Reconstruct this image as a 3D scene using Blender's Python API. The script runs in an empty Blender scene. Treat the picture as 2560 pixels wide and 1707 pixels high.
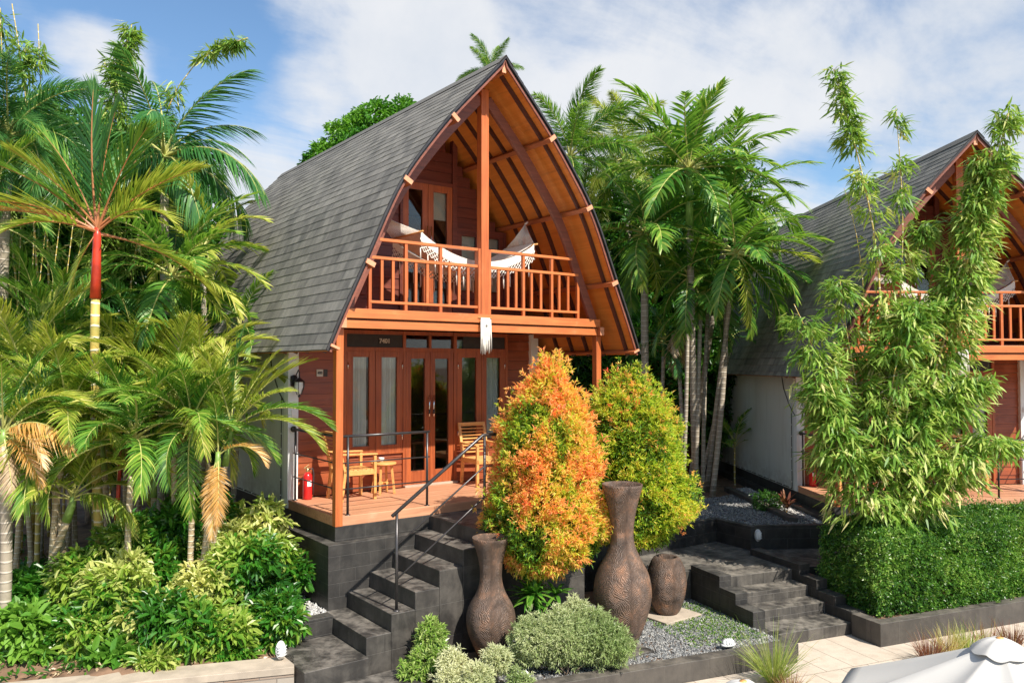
import bpy, math, random
import numpy as np
from mathutils import Vector, Matrix
PI = math.pi
def rad(a): return math.radians(a)
scene = bpy.context.scene
COL = scene.collection
# ---------------------------------------------------------------- camera
HEAD, PITCH, FPX = rad(36.5276), rad(1.696), 1994.4
CAM = Vector((-4.2096, -9.4066, 2.0270))
cam = bpy.data.cameras.new('camera'); cam_o = bpy.data.objects.new('camera', cam); COL.objects.link(cam_o)
cam_o.location = CAM; cam_o.rotation_euler = (PI/2 + PITCH, 0, -HEAD)
cam.sensor_width = 36; cam.lens = 36*FPX/2560; cam.clip_end = 3000; cam.clip_start = .05
scene.camera = cam_o
FW = Vector((math.sin(HEAD)*math.cos(PITCH), math.cos(HEAD)*math.cos(PITCH), math.sin(PITCH)))
RT = Vector((math.cos(HEAD), -math.sin(HEAD), 0)); UPV = RT.cross(FW)
def ray(x, y): return FW + RT*((x-1280)/FPX) - UPV*((y-853.5)/FPX)
def at(x, y, D): return CAM + ray(x, y)*D               # world point seen at photo pixel (x, y), D metres ahead
def on(x, y, z):                                        # the same on a level of height z
    r = ray(x, y); return CAM + r*((z-CAM.z)/r.z)
# ---------------------------------------------------------------- light
SUN_EL = rad(46.5)
sun = bpy.data.lights.new('sun', 'SUN'); sun.energy = 5.0; sun.angle = rad(.6); sun.color = (1, .93, .83)
sun_o = bpy.data.objects.new('sun', sun); COL.objects.link(sun_o)
sun_o.rotation_euler = (PI/2 - SUN_EL, 0, rad(3.5))
scene.view_settings.view_transform = 'Standard'; scene.view_settings.look = 'None'
scene.view_settings.exposure = .60; scene.view_settings.gamma = 1
world = bpy.data.worlds.new('World'); scene.world = world; world.use_nodes = True
scene.render.engine = 'CYCLES'
scene.cycles.max_bounces = 8; scene.cycles.transparent_max_bounces = 12
scene.cycles.caustics_reflective = False; scene.cycles.caustics_refractive = False

class NT:
    """small node-tree helper"""
    def __init__(s, tree): s.t = tree; s.n = tree.nodes; s.l = tree.links
    def new(s, kind, **kw):
        nd = s.n.new(kind)
        for k, v in kw.items():
            if k.startswith('i_'):
                key = k[2:]; key = int(key) if key.isdigit() else key.replace('_', ' ')
                s.put(nd.inputs[key], v)
            else: setattr(nd, k, v)
        return nd
    def put(s, sock, v):
        if isinstance(v, bpy.types.NodeSocket): s.l.new(v, sock)
        else:
            if hasattr(sock.default_value, '__len__') and not isinstance(v, (int, float)) and len(sock.default_value) == 4 and len(v) == 3: v = (*v, 1)
            sock.default_value = v
    def math(s, op, a, b=0, c=None, clamp=False):
        nd = s.n.new('ShaderNodeMath'); nd.operation = op; nd.use_clamp = clamp
        s.put(nd.inputs[0], a); s.put(nd.inputs[1], b)
        if c is not None: s.put(nd.inputs[2], c)
        return nd.outputs[0]
    def vmath(s, op, a, b=None, out=0):
        nd = s.n.new('ShaderNodeVectorMath'); nd.operation = op; s.put(nd.inputs[0], a)
        if b is not None: s.put(nd.inputs[1], b)
        return nd.outputs[out]
    def mix(s, f, a, b, mode='MIX'):
        nd = s.n.new('ShaderNodeMix'); nd.data_type = 'RGBA'; nd.blend_type = mode
        s.put(nd.inputs[0], f); s.put(nd.inputs[6], a); s.put(nd.inputs[7], b); return nd.outputs[2]
    def maprange(s, v, a, b, c=0, d=1, smooth=True):
        nd = s.n.new('ShaderNodeMapRange'); nd.interpolation_type = 'SMOOTHSTEP' if smooth else 'LINEAR'
        s.put(nd.inputs[0], v); s.put(nd.inputs[1], a); s.put(nd.inputs[2], b); s.put(nd.inputs[3], c); s.put(nd.inputs[4], d); return nd.outputs[0]
    def noise(s, vec, scale, detail=4, rough=.55, dist=0, out=0):
        nd = s.n.new('ShaderNodeTexNoise'); s.put(nd.inputs['Vector'], vec); nd.inputs['Scale'].default_value = scale
        nd.inputs['Detail'].default_value = detail; nd.inputs['Roughness'].default_value = rough; nd.inputs['Distortion'].default_value = dist
        return nd.outputs[out]
    def scale(s, vec, sc): 
        nd = s.n.new('ShaderNodeMapping'); s.put(nd.inputs[0], vec); nd.inputs['Scale'].default_value = sc; return nd.outputs[0]
    def ramp(s, f, stops):
        nd = s.n.new('ShaderNodeValToRGB'); s.put(nd.inputs[0], f); e = nd.color_ramp.elements
        while len(e) < len(stops): e.new(.5)
        for i, (p, c) in enumerate(stops): e[i].position = p; e[i].color = (*c, 1)
        return nd.outputs[0]

# sky: Nishita with a procedural cloud layer far overhead
w = NT(world.node_tree); bg = world.node_tree.nodes['Background']
sky = w.new('ShaderNodeTexSky', sky_type='NISHITA', sun_disc=False); sky.sun_elevation = SUN_EL; sky.sun_rotation = PI
sky.altitude = 50; sky.air_density = 1.0; sky.dust_density = .6; sky.ozone_density = 1.6
tc = w.new('ShaderNodeTexCoord'); d = tc.outputs['Generated']
sep = w.new('ShaderNodeSeparateXYZ'); w.put(sep.inputs[0], d)
zz = w.math('MAXIMUM', w.math('ADD', sep.outputs[2], .12), .05)
cv = w.new('ShaderNodeCombineXYZ'); w.put(cv.inputs[0], w.math('DIVIDE', sep.outputs[0], zz)); w.put(cv.inputs[1], w.math('DIVIDE', sep.outputs[1], zz))
cvr = w.new('ShaderNodeMapping'); w.put(cvr.inputs[0], cv.outputs[0]); cvr.inputs['Rotation'].default_value = (0, 0, rad(-25)); cvr.inputs['Scale'].default_value = (.75, 1.5, 1)
n1 = w.noise(cvr.outputs[0], 1.15, 9, .6, .4); n2 = w.noise(d, 7, 7, .6, .2)
cloud = w.math('ADD', w.math('MULTIPLY', n1, .75), w.math('MULTIPLY', n2, .42))
def blob(px, py, size, amt, sx=1):
    global cloud
    v = ray(px, py).normalized()
    k = w.vmath('DOT_PRODUCT', w.vmath('NORMALIZE', d), tuple(v), out=1)
    f = w.maprange(k, math.cos(rad(size)), 1.0, 0, amt)
    cloud = w.math('ADD', cloud, f)
for b in [(500, 330, 12, -.12), (120, 60, 8, -.13), (760, 230, 9, -.12), (1900, 110, 6, -.04), (2060, 400, 3.5, -.11), (560, 560, 9, .04),
          (240, 165, 4.0, .26), (300, 230, 3, .12), (820, 60, 6, .20), (1050, 90, 6, .2), (1130, 250, 8, .16), (860, 300, 7, .16), (1700, 220, 15, .13), (2350, 200, 16, .14), (700, 420, 7, .2), (1500, 40, 5, -.03), (590, 480, 6, .17)]:
    blob(*b)
cloud = w.math('ADD', cloud, w.maprange(sep.outputs[2], .02, .30, .10, 0))
mask = w.maprange(cloud, .50, .80)
cshade = w.ramp(w.noise(d, 5, 6, .6), [(.30, (.62, .66, .72)), (.58, (.75, .76, .78))])
skyc = w.vmath('SCALE', sky.outputs[0]); skyc.node.inputs[3].default_value = .13
skyt = w.mix(1, skyc, (.90, 1.06, 1.14), 'MULTIPLY')
w.put(bg.inputs[0], w.mix(w.math('MULTIPLY', mask, .93), skyt, cshade)); bg.inputs[1].default_value = 1.0
bg.inputs[1].default_value = .78
# ---------------------------------------------------------------- materials
def new_mat(name):
    m = bpy.data.materials.new(name); m.use_nodes = True; t = NT(m.node_tree)
    return m, t, m.node_tree.nodes['Principled BSDF']
def bump(t, b, h, strength=.4, dist=.01):
    nd = t.new('ShaderNodeBump'); nd.inputs['Strength'].default_value = strength; nd.inputs['Distance'].default_value = dist
    t.put(nd.inputs['Height'], h); t.put(b.inputs['Normal'], nd.outputs[0])
def objc(t): return t.new('ShaderNodeTexCoord').outputs['Object']
def plain(name, c, rough=.5, metal=0, var=.12, sc=9, bs=.15):
    m, t, b = new_mat(name); o = objc(t); n = t.noise(o, sc, 5)
    c2 = tuple(max(0, x*(1-var*1.6)) for x in c); c3 = tuple(min(1, x*(1+var)) for x in c)
    t.put(b.inputs['Base Color'], t.ramp(n, [(.3, c2), (.7, c3)])); b.inputs['Roughness'].default_value = rough; b.inputs['Metallic'].default_value = metal
    if bs: bump(t, b, t.noise(o, sc*8, 3), bs, .003)
    return m
def wood(name, ca, cb, axis='x', rough=.42, coat=.0, sc=1):
    m, t, b = new_mat(name); o = objc(t)
    k = {'x': (1.2, 22, 22), 'y': (22, 1.2, 22), 'z': (22, 22, 1.2)}[axis]
    g = t.noise(t.scale(o, tuple(q*sc for q in k)), 1, 6, .6, .8); big = t.noise(o, 1.7, 3)
    f = t.math('ADD', t.math('MULTIPLY', g, .7), t.math('MULTIPLY', big, .3))
    c = t.ramp(f, [(.3, cb), (.66, ca)]); wear = t.maprange(t.noise(t.scale(o, tuple(q*.35 for q in k)), 1, 5, .7, 1.2), .52, .72, 0, .5)
    c = t.mix(wear, c, tuple(x*.55+.02 for x in cb)); pale = t.maprange(t.noise(o, 3.1, 5, .7), .55, .75, 0, .35); c = t.mix(pale, c, tuple(min(1, x*1.15+.06) for x in ca))
    t.put(b.inputs['Base Color'], c); b.inputs['Roughness'].default_value = rough
    b.inputs['Coat Weight'].default_value = coat; b.inputs['Coat Roughness'].default_value = .25
    bump(t, b, g, .25, .004); return m
def facecoord(t):
    """block coordinates that follow the face: (along, up) on walls, (x, y) on tops"""
    o = t.new('ShaderNodeTexCoord'); s = t.new('ShaderNodeSeparateXYZ'); t.put(s.inputs[0], o.outputs['Object'])
    n = t.new('ShaderNodeSeparateXYZ'); t.put(n.inputs[0], o.outputs['Normal'])
    isx = t.math('GREATER_THAN', t.math('ABSOLUTE', n.outputs[0]), .5); isz = t.math('GREATER_THAN', t.math('ABSOLUTE', n.outputs[2]), .5)
    def lerp(f, a, b): return t.math('ADD', t.math('MULTIPLY', t.math('SUBTRACT', 1, f), a), t.math('MULTIPLY', f, b))
    u = lerp(isx, s.outputs[0], s.outputs[1]); v = lerp(isz, s.outputs[2], s.outputs[1])
    c = t.new('ShaderNodeCombineXYZ'); t.put(c.inputs[0], u); t.put(c.inputs[1], v); return c.outputs[0], isz, o.outputs['Object']
def blockwork(name, ca, cb, joint, bw=.42, bh=.165, rough=.55, dusty=(.22, .20, .17), dust=.5, mort=.006, shift=.5):
    m, t, b = new_mat(name); c, top, o = facecoord(t)
    br = t.new('ShaderNodeTexBrick'); t.put(br.inputs['Vector'], c); br.offset = shift
    for k, v in {'Scale': 1, 'Mortar Size': mort, 'Mortar Smooth': .35, 'Bias': 0, 'Brick Width': bw, 'Row Height': bh}.items(): br.inputs[k].default_value = v
    t.put(br.inputs['Color1'], ca); t.put(br.inputs['Color2'], cb); t.put(br.inputs['Mortar'], joint)
    n = t.noise(o, 3.2, 8, .68, .5); n2 = t.noise(t.scale(o, (9, 9, 2)), 1, 5, .6)
    f = t.math('MULTIPLY', t.maprange(t.math('ADD', t.math('MULTIPLY', n, .7), t.math('MULTIPLY', n2, .35)), .40, .70), dust)
    f = t.math('MULTIPLY', f, t.math('ADD', .34, t.math('MULTIPLY', top, .75)), clamp=True)
    col = t.mix(f, br.outputs['Color'], dusty); t.put(b.inputs['Base Color'], col); b.inputs['Roughness'].default_value = rough
    h = t.math('ADD', t.math('MULTIPLY', br.outputs['Fac'], -.6), t.math('MULTIPLY', t.noise(o, 40, 4), .25))
    bump(t, b, h, .6, .008); return m
def leafmat(name, stops, trans=(.25, .4, .05), tf=.35, rough=.42, rnd=.25, spec=.5):
    m, t, b = new_mat(name)
    a = t.new('ShaderNodeAttribute', attribute_name='v'); oi = t.new('ShaderNodeObjectInfo')
    f = t.math('ADD', a.outputs['Fac'], t.math('MULTIPLY', t.math('SUBTRACT', oi.outputs['Random'], .5), rnd), clamp=True)
    col = t.ramp(f, stops); t.put(b.inputs['Base Color'], col); b.inputs['Roughness'].default_value = rough
    b.inputs['Specular IOR Level'].default_value = spec
    tr = t.new('ShaderNodeBsdfTranslucent'); t.put(tr.inputs[0], t.mix(.55, trans, t.mix(1, col, (2, 2, 1.6), 'MULTIPLY')))
    mx = t.new('ShaderNodeMixShader'); mx.inputs[0].default_value = tf
    t.l.new(b.outputs[0], mx.inputs[1]); t.l.new(tr.outputs[0], mx.inputs[2]); t.l.new(mx.outputs[0], m.node_tree.nodes['Material Output'].inputs[0])
    return m
M = {}
M['teak'] = wood('teak_beam', (.66, .215, .062), (.38, .10, .03), 'x', .42)
M['teak_z'] = wood('teak_post', (.60, .17, .048), (.34, .078, .02), 'z', .4)
M['teak_y'] = wood('teak_purlin', (.46, .15, .05), (.24, .06, .02), 'y', .45)
M['redwood'] = wood('red_cladding', (.20, .050, .028), (.095, .022, .014), 'x', .45)
M['redwood2'] = wood('joinery', (.48, .125, .036), (.23, .05, .018), 'z', .4)
M['redwood3'] = wood('lapped_boards', (.38, .095, .03), (.19, .04, .015), 'x', .42)
M['ceiling'] = wood('ceiling_ply', (.74, .26, .045), (.56, .17, .025), 'y', .5, sc=.5)
M['rafter'] = wood('dark_rafter', (.10, .032, .02), (.05, .016, .011), 'x', .5)
M['verge'] = wood('verge_board', (.26, .085, .05), (.13, .04, .025), 'x', .5)
M['endgrain'] = wood('end_grain', (.72, .36, .20), (.5, .2, .1), 'x', .6, sc=3)
M['deck'] = wood('deck_board', (.62, .32, .18), (.40, .175, .09), 'x', .55)
M['chairwood'] = wood('pale_teak', (.82, .44, .15), (.60, .26, .07), 'x', .45)
def render_wall():
    m, t, b = new_mat('white_render'); o = objc(t); s = t.new('ShaderNodeSeparateXYZ'); t.put(s.inputs[0], o)
    n = t.noise(t.scale(o, (5, 5, .7)), 1, 6, .65, .3); c = t.mix(t.maprange(n, .45, .75, 0, .45), (.62, .66, .62), (.44, .47, .42))
    low = t.math('MULTIPLY', t.maprange(s.outputs[2], .55, .0), t.maprange(t.noise(o, 5, 6, .7), .35, .65)); c = t.mix(t.math('MULTIPLY', low, .55), c, (.30, .29, .25))
    t.put(b.inputs['Base Color'], c); b.inputs['Roughness'].default_value = .85; bump(t, b, t.noise(o, 60, 4), .3, .004); return m
M['white'] = render_wall()
M['pillar'] = plain('white_paint', (.78, .80, .78), .6, 0, .03, 3)
M['black'] = plain('black_metal', (.07, .065, .065), .33, .5, .2)
M['chrome'] = plain('handle_metal', (.75, .75, .72), .2, 1, .02, bs=0)
M['brass'] = plain('brass', (.6, .42, .2), .3, .9, .05, bs=0)
M['redpaint'] = plain('red_enamel', (.62, .02, .02), .25, 0, .05, bs=0)
M['whitep'] = plain('white_plastic', (.8, .8, .78), .35, 0, .03, bs=0)
M['cotton'] = plain('cotton_rope', (.78, .74, .66), .9, 0, .08, 30)
M['canvas'] = plain('white_canvas', (.56, .54, .50), .85, 0, .02, 2)
M['curtain'] = plain('grey_curtain', (.92, .87, .80), .9, 0, .06, 6)
M['blind'] = plain('beige_blind', (.60, .56, .48), .8, 0, .04, 6)
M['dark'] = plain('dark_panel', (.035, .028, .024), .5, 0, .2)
M['cream'] = plain('cream_stone', (.45, .375, .29), .8, 0, .15, 5)
M['terracotta'] = plain('tan_tiles', (.55, .38, .24), .8, 0, .15, 6)
M['soil'] = plain('soil', (.21, .125, .075), .95, 0, .35, 5, .8)
M['block'] = blockwork('black_blockwork', (.014, .0135, .013), (.026, .024, .022), (.05, .048, .044), .42, .165, .55, (.15, .138, .12), .7, .004)
M['tread'] = blockwork('black_paving', (.022, .020, .018), (.034, .031, .028), (.06, .056, .05), 2.6, .39, .5, (.20, .18, .155), 1.0, .004)
M['terr'] = blockwork('black_terrace', (.024, .022, .02), (.06, .054, .047), (.09, .083, .075), .24, .2, .55, (.24, .215, .18), 1.0, .005)
M['lowwall'] = blockwork('garden_wall_block', (.042, .037, .032), (.062, .055, .048), (.07, .064, .056), .6, .4, .6, (.20, .175, .145), .7)
def glass():
    m, t, b = new_mat('window_glass'); m.node_tree.nodes.remove(b)
    tr = t.new('ShaderNodeBsdfTransparent'); tr.inputs[0].default_value = (.95, .97, .95, 1)
    gl = t.new('ShaderNodeBsdfGlossy'); gl.inputs['Roughness'].default_value = .02
    fr = t.new('ShaderNodeFresnel'); fr.inputs[0].default_value = 1.5
    mx = t.new('ShaderNodeMixShader'); t.put(mx.inputs[0], t.math('ADD', fr.outputs[0], .01, clamp=True))
    t.l.new(tr.outputs[0], mx.inputs[1]); t.l.new(gl.outputs[0], mx.inputs[2]); t.l.new(mx.outputs[0], m.node_tree.nodes['Material Output'].inputs[0])
    return m
M['glass'] = glass()
def shingles():
    m, t, b = new_mat('grey_shingles')
    uv = t.new('ShaderNodeUVMap', uv_map='UVMap').outputs[0]
    br = t.new('ShaderNodeTexBrick'); t.put(br.inputs['Vector'], uv); br.offset = .37; br.offset_frequency = 2; br.squash = .7; br.squash_frequency = 3
    for k, v in {'Scale': 1, 'Mortar Size': .0, 'Mortar Smooth': 0, 'Bias': 0, 'Brick Width': .30, 'Row Height': .147}.items(): br.inputs[k].default_value = v
    br.inputs['Color1'].default_value = (.085, .081, .074, 1); br.inputs['Color2'].default_value = (.31, .29, .25, 1); br.inputs['Mortar'].default_value = (.05, .05, .05, 1)
    n = t.noise(t.scale(uv, (5, 2.2, 1)), 1, 5, .6, .6); o = objc(t); g = t.noise(o, 160, 2, .7)
    c = t.mix(.55, br.outputs[0], t.ramp(n, [(.3, (.09, .087, .08)), (.7, (.29, .27, .235))]))
    c = t.mix(t.maprange(g, .35, .7), t.mix(1, c, (.72, .72, .72), 'MULTIPLY'), t.mix(1, c, (1.25, 1.25, 1.25), 'MULTIPLY'))
    c = t.mix(t.maprange(t.noise(o, .9, 6, .7), .5, .75, 0, .35), c, (.20, .20, .17))
    t.put(b.inputs['Base Color'], c); b.inputs['Roughness'].default_value = .85; bump(t, b, g, .5, .004); return m
M['shingle'] = shingles()
def pavers():
    m, t, b = new_mat('cream_pavers'); o = objc(t)
    br = t.new('ShaderNodeTexBrick'); t.put(br.inputs['Vector'], o); br.offset = .5
    for k, v in {'Scale': 1, 'Mortar Size': .005, 'Mortar Smooth': .1, 'Bias': 0, 'Brick Width': .41, 'Row Height': .9}.items(): br.inputs[k].default_value = v
    br.inputs['Color1'].default_value = (.52, .44, .35, 1); br.inputs['Color2'].default_value = (.58, .49, .395, 1); br.inputs['Mortar'].default_value = (.16, .12, .09, 1)
    n = t.noise(o, 5, 8, .7); sp = t.noise(o, 70, 3, .7)
    c = t.mix(t.maprange(n, .38, .70, 0, .5), br.outputs[0], (.36, .28, .21)); c = t.mix(t.maprange(sp, .5, .72, 0, .4), c, (.8, .72, .6))
    t.put(b.inputs['Base Color'], c); b.inputs['Roughness'].default_value = .8
    bump(t, b, t.math('ADD', t.math('MULTIPLY', br.outputs['Fac'], -1), t.math('MULTIPLY', sp, .2)), .5, .006); return m
M['paver'] = pavers()
def clay():
    m, t, b = new_mat('brown_clay'); o = objc(t)
    uv = t.new('ShaderNodeUVMap', uv_map='UVMap').outputs[0]; s = t.new('ShaderNodeSeparateXYZ'); t.put(s.inputs[0], uv)
    # carved feather strokes: chevrons fanning out from four ribs round the pot
    a = t.math('SUBTRACT', t.math('ABSOLUTE', t.math('SUBTRACT', t.math('FRACT', t.math('MULTIPLY', s.outputs[0], 4)), .5)), 0)
    ph = t.math('ADD', t.math('MULTIPLY', s.outputs[1], 34), t.math('MULTIPLY', t.math('POWER', a, .7), -16))
    ph = t.math('ADD', ph, t.math('MULTIPLY', t.noise(o, 4, 4), 13)); wv = t.math('SINE', t.math('MULTIPLY', ph, 6.0))
    n = t.noise(o, 4, 6, .65, .4)
    c = t.ramp(n, [(.32, (.05, .036, .028)), (.52, (.15, .095, .066)), (.74, (.40, .20, .11))])
    c = t.mix(t.maprange(wv, -.6, .9, .42, 0), c, (.06, .04, .032))
    t.put(b.inputs['Base Color'], c); b.inputs['Roughness'].default_value = .62
    bump(t, b, t.math('ADD', t.math('MULTIPLY', wv, .6), t.noise(o, 60, 3)), .8, .006); return m
M['clay'] = clay()
def gravelm(name, a, b_, c):
    m, t, b = new_mat(name); at_ = t.new('ShaderNodeAttribute', attribute_name='v'); o = objc(t)
    n = t.noise(o, 30, 4, .6); f = t.math('ADD', t.math('MULTIPLY', at_.outputs['Fac'], .75), t.math('MULTIPLY', n, .25))
    t.put(b.inputs['Base Color'], t.ramp(f, [(.1, a), (.5, b_), (.95, c)])); b.inputs['Roughness'].default_value = .75; return m
M['gravel'] = gravelm('grey_gravel', (.07, .075, .08), (.17, .175, .175), (.38, .37, .34))
M['palegravel'] = gravelm('pale_gravel', (.22, .22, .23), (.40, .39, .38), (.66, .64, .6))
M['bark'] = plain('grey_bark', (.36, .27, .19), .85, 0, .3, 14, .6)
def ringed(name, a, b_, ring, fr=16):
    m, t, b = new_mat(name); o = objc(t); s = t.new('ShaderNodeSeparateXYZ'); t.put(s.inputs[0], o)
    z = t.math('ADD', t.math('MULTIPLY', s.outputs[2], fr), t.math('MULTIPLY', t.noise(o, 3, 3), .8))
    r = t.maprange(t.math('ABSOLUTE', t.math('SUBTRACT', t.math('FRACT', z), .5)), .36, .47)
    c = t.mix(r, t.ramp(t.noise(o, 6, 5, .6), [(.3, b_), (.7, a)]), ring)
    t.put(b.inputs['Base Color'], c); b.inputs['Roughness'].default_value = .6; bump(t, b, r, .6, .01); return m
M['ptrunk'] = ringed('palm_trunk', (.50, .40, .24), (.28, .21, .12), (.62, .55, .42), 14)
M['ptrunk_grey'] = ringed('grey_palm_trunk', (.42, .36, .27), (.24, .20, .15), (.52, .46, .38), 9)
M['yculm'] = ringed('golden_cane', (.62, .42, .10), (.34, .32, .08), (.75, .66, .5), 7)
M['shaft'] = plain('green_crownshaft', (.22, .36, .08), .4, 0, .2, 6)
M['redshaft'] = plain('red_crownshaft', (.55, .045, .02), .35, 0, .25, 5)
M['rib'] = plain('frond_rib', (.46, .46, .14), .5, 0, .15)
M['redrib'] = plain('red_frond_rib', (.42, .16, .06), .5, 0, .15)
G0, G1, G2, G3 = (.010, .045, .010), (.035, .115, .014), (.13, .26, .025), (.40, .48, .07)
M['palm'] = leafmat('palm_leaf', [(0, (.012, .065, .012)), (.4, (.055, .185, .020)), (.75, (.21, .36, .04)), (1, (.46, .52, .10))], (.30, .50, .05), .32)
M['palmy'] = leafmat('yellowish_palm_leaf', [(0, (.05, .12, .015)), (.4, (.20, .30, .03)), (.75, (.46, .47, .08)), (1, (.68, .60, .20))], (.5, .55, .06), .35)
M['palmd'] = leafmat('deep_green_palm_leaf', [(0, (.012, .065, .018)), (.5, (.045, .17, .035)), (1, (.18, .36, .09))], (.15, .35, .05), .28, .35)
M['palmo'] = leafmat('dying_palm_leaf', [(0, (.42, .24, .06)), (.5, (.64, .38, .11)), (1, (.74, .62, .44))], (.7, .35, .05), .3)
M['palmdry'] = leafmat('dry_palm_leaf', [(0, (.34, .22, .11)), (1, (.72, .58, .40))], (.5, .35, .2), .2)
M['leaf'] = leafmat('broad_leaf', [(0, (.012, .06, .012)), (.5, (.05, .19, .018)), (1, (.20, .38, .05))], (.2, .4, .04), .3, .35)
M['bamboo'] = leafmat('bamboo_leaf', [(0, (.05, .15, .02)), (.45, (.18, .34, .045)), (.8, (.46, .54, .13)), (1, (.66, .60, .28))], (.4, .5, .07), .33, .5)
M['hedge'] = leafmat('hedge_leaf', [(0, (.008, .04, .008)), (.45, (.07, .20, .024)), (.8, (.24, .40, .06)), (1, (.36, .42, .14))], (.2, .4, .04), .25, .32)
M['croton'] = leafmat('variegated_leaf', [(0, (.010, .06, .010)), (.45, (.05, .21, .018)), (.66, (.26, .38, .05)), (1, (.74, .70, .28))], (.45, .5, .06), .3, .35)
M['varieg'] = leafmat('cream_edged_leaf', [(0, (.06, .16, .03)), (.4, (.26, .36, .12)), (1, (.66, .66, .42))], (.5, .5, .3), .25)
M['topi'] = leafmat('new_growth_leaf', [(0, (.015, .08, .008)), (.14, (.10, .31, .02)), (.28, (.44, .62, .05)), (.42, (.66, .66, .08)), (.56, (.84, .52, .16)), (.78, (.84, .30, .12)), (1, (.72, .08, .06))], (.75, .45, .06), .38, .5, .0)
M['grass'] = leafmat('grass_blade', [(0, (.08, .2, .03)), (.55, (.34, .40, .08)), (1, (.58, .52, .26))], (.4, .45, .1), .3)
M['redgrass'] = leafmat('red_grass_blade', [(0, (.10, .03, .025)), (.5, (.28, .09, .05)), (.75, (.42, .40, .10)), (1, (.60, .52, .24))], (.4, .3, .1), .3)
M['mango'] = leafmat('tree_leaf', [(0, (.010, .055, .008)), (.5, (.04, .18, .012)), (1, (.15, .34, .03))], (.2, .42, .03), .3, .35)
M['whiteflower'] = plain('pale_seed', (.7, .6, .4), .8)
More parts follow.
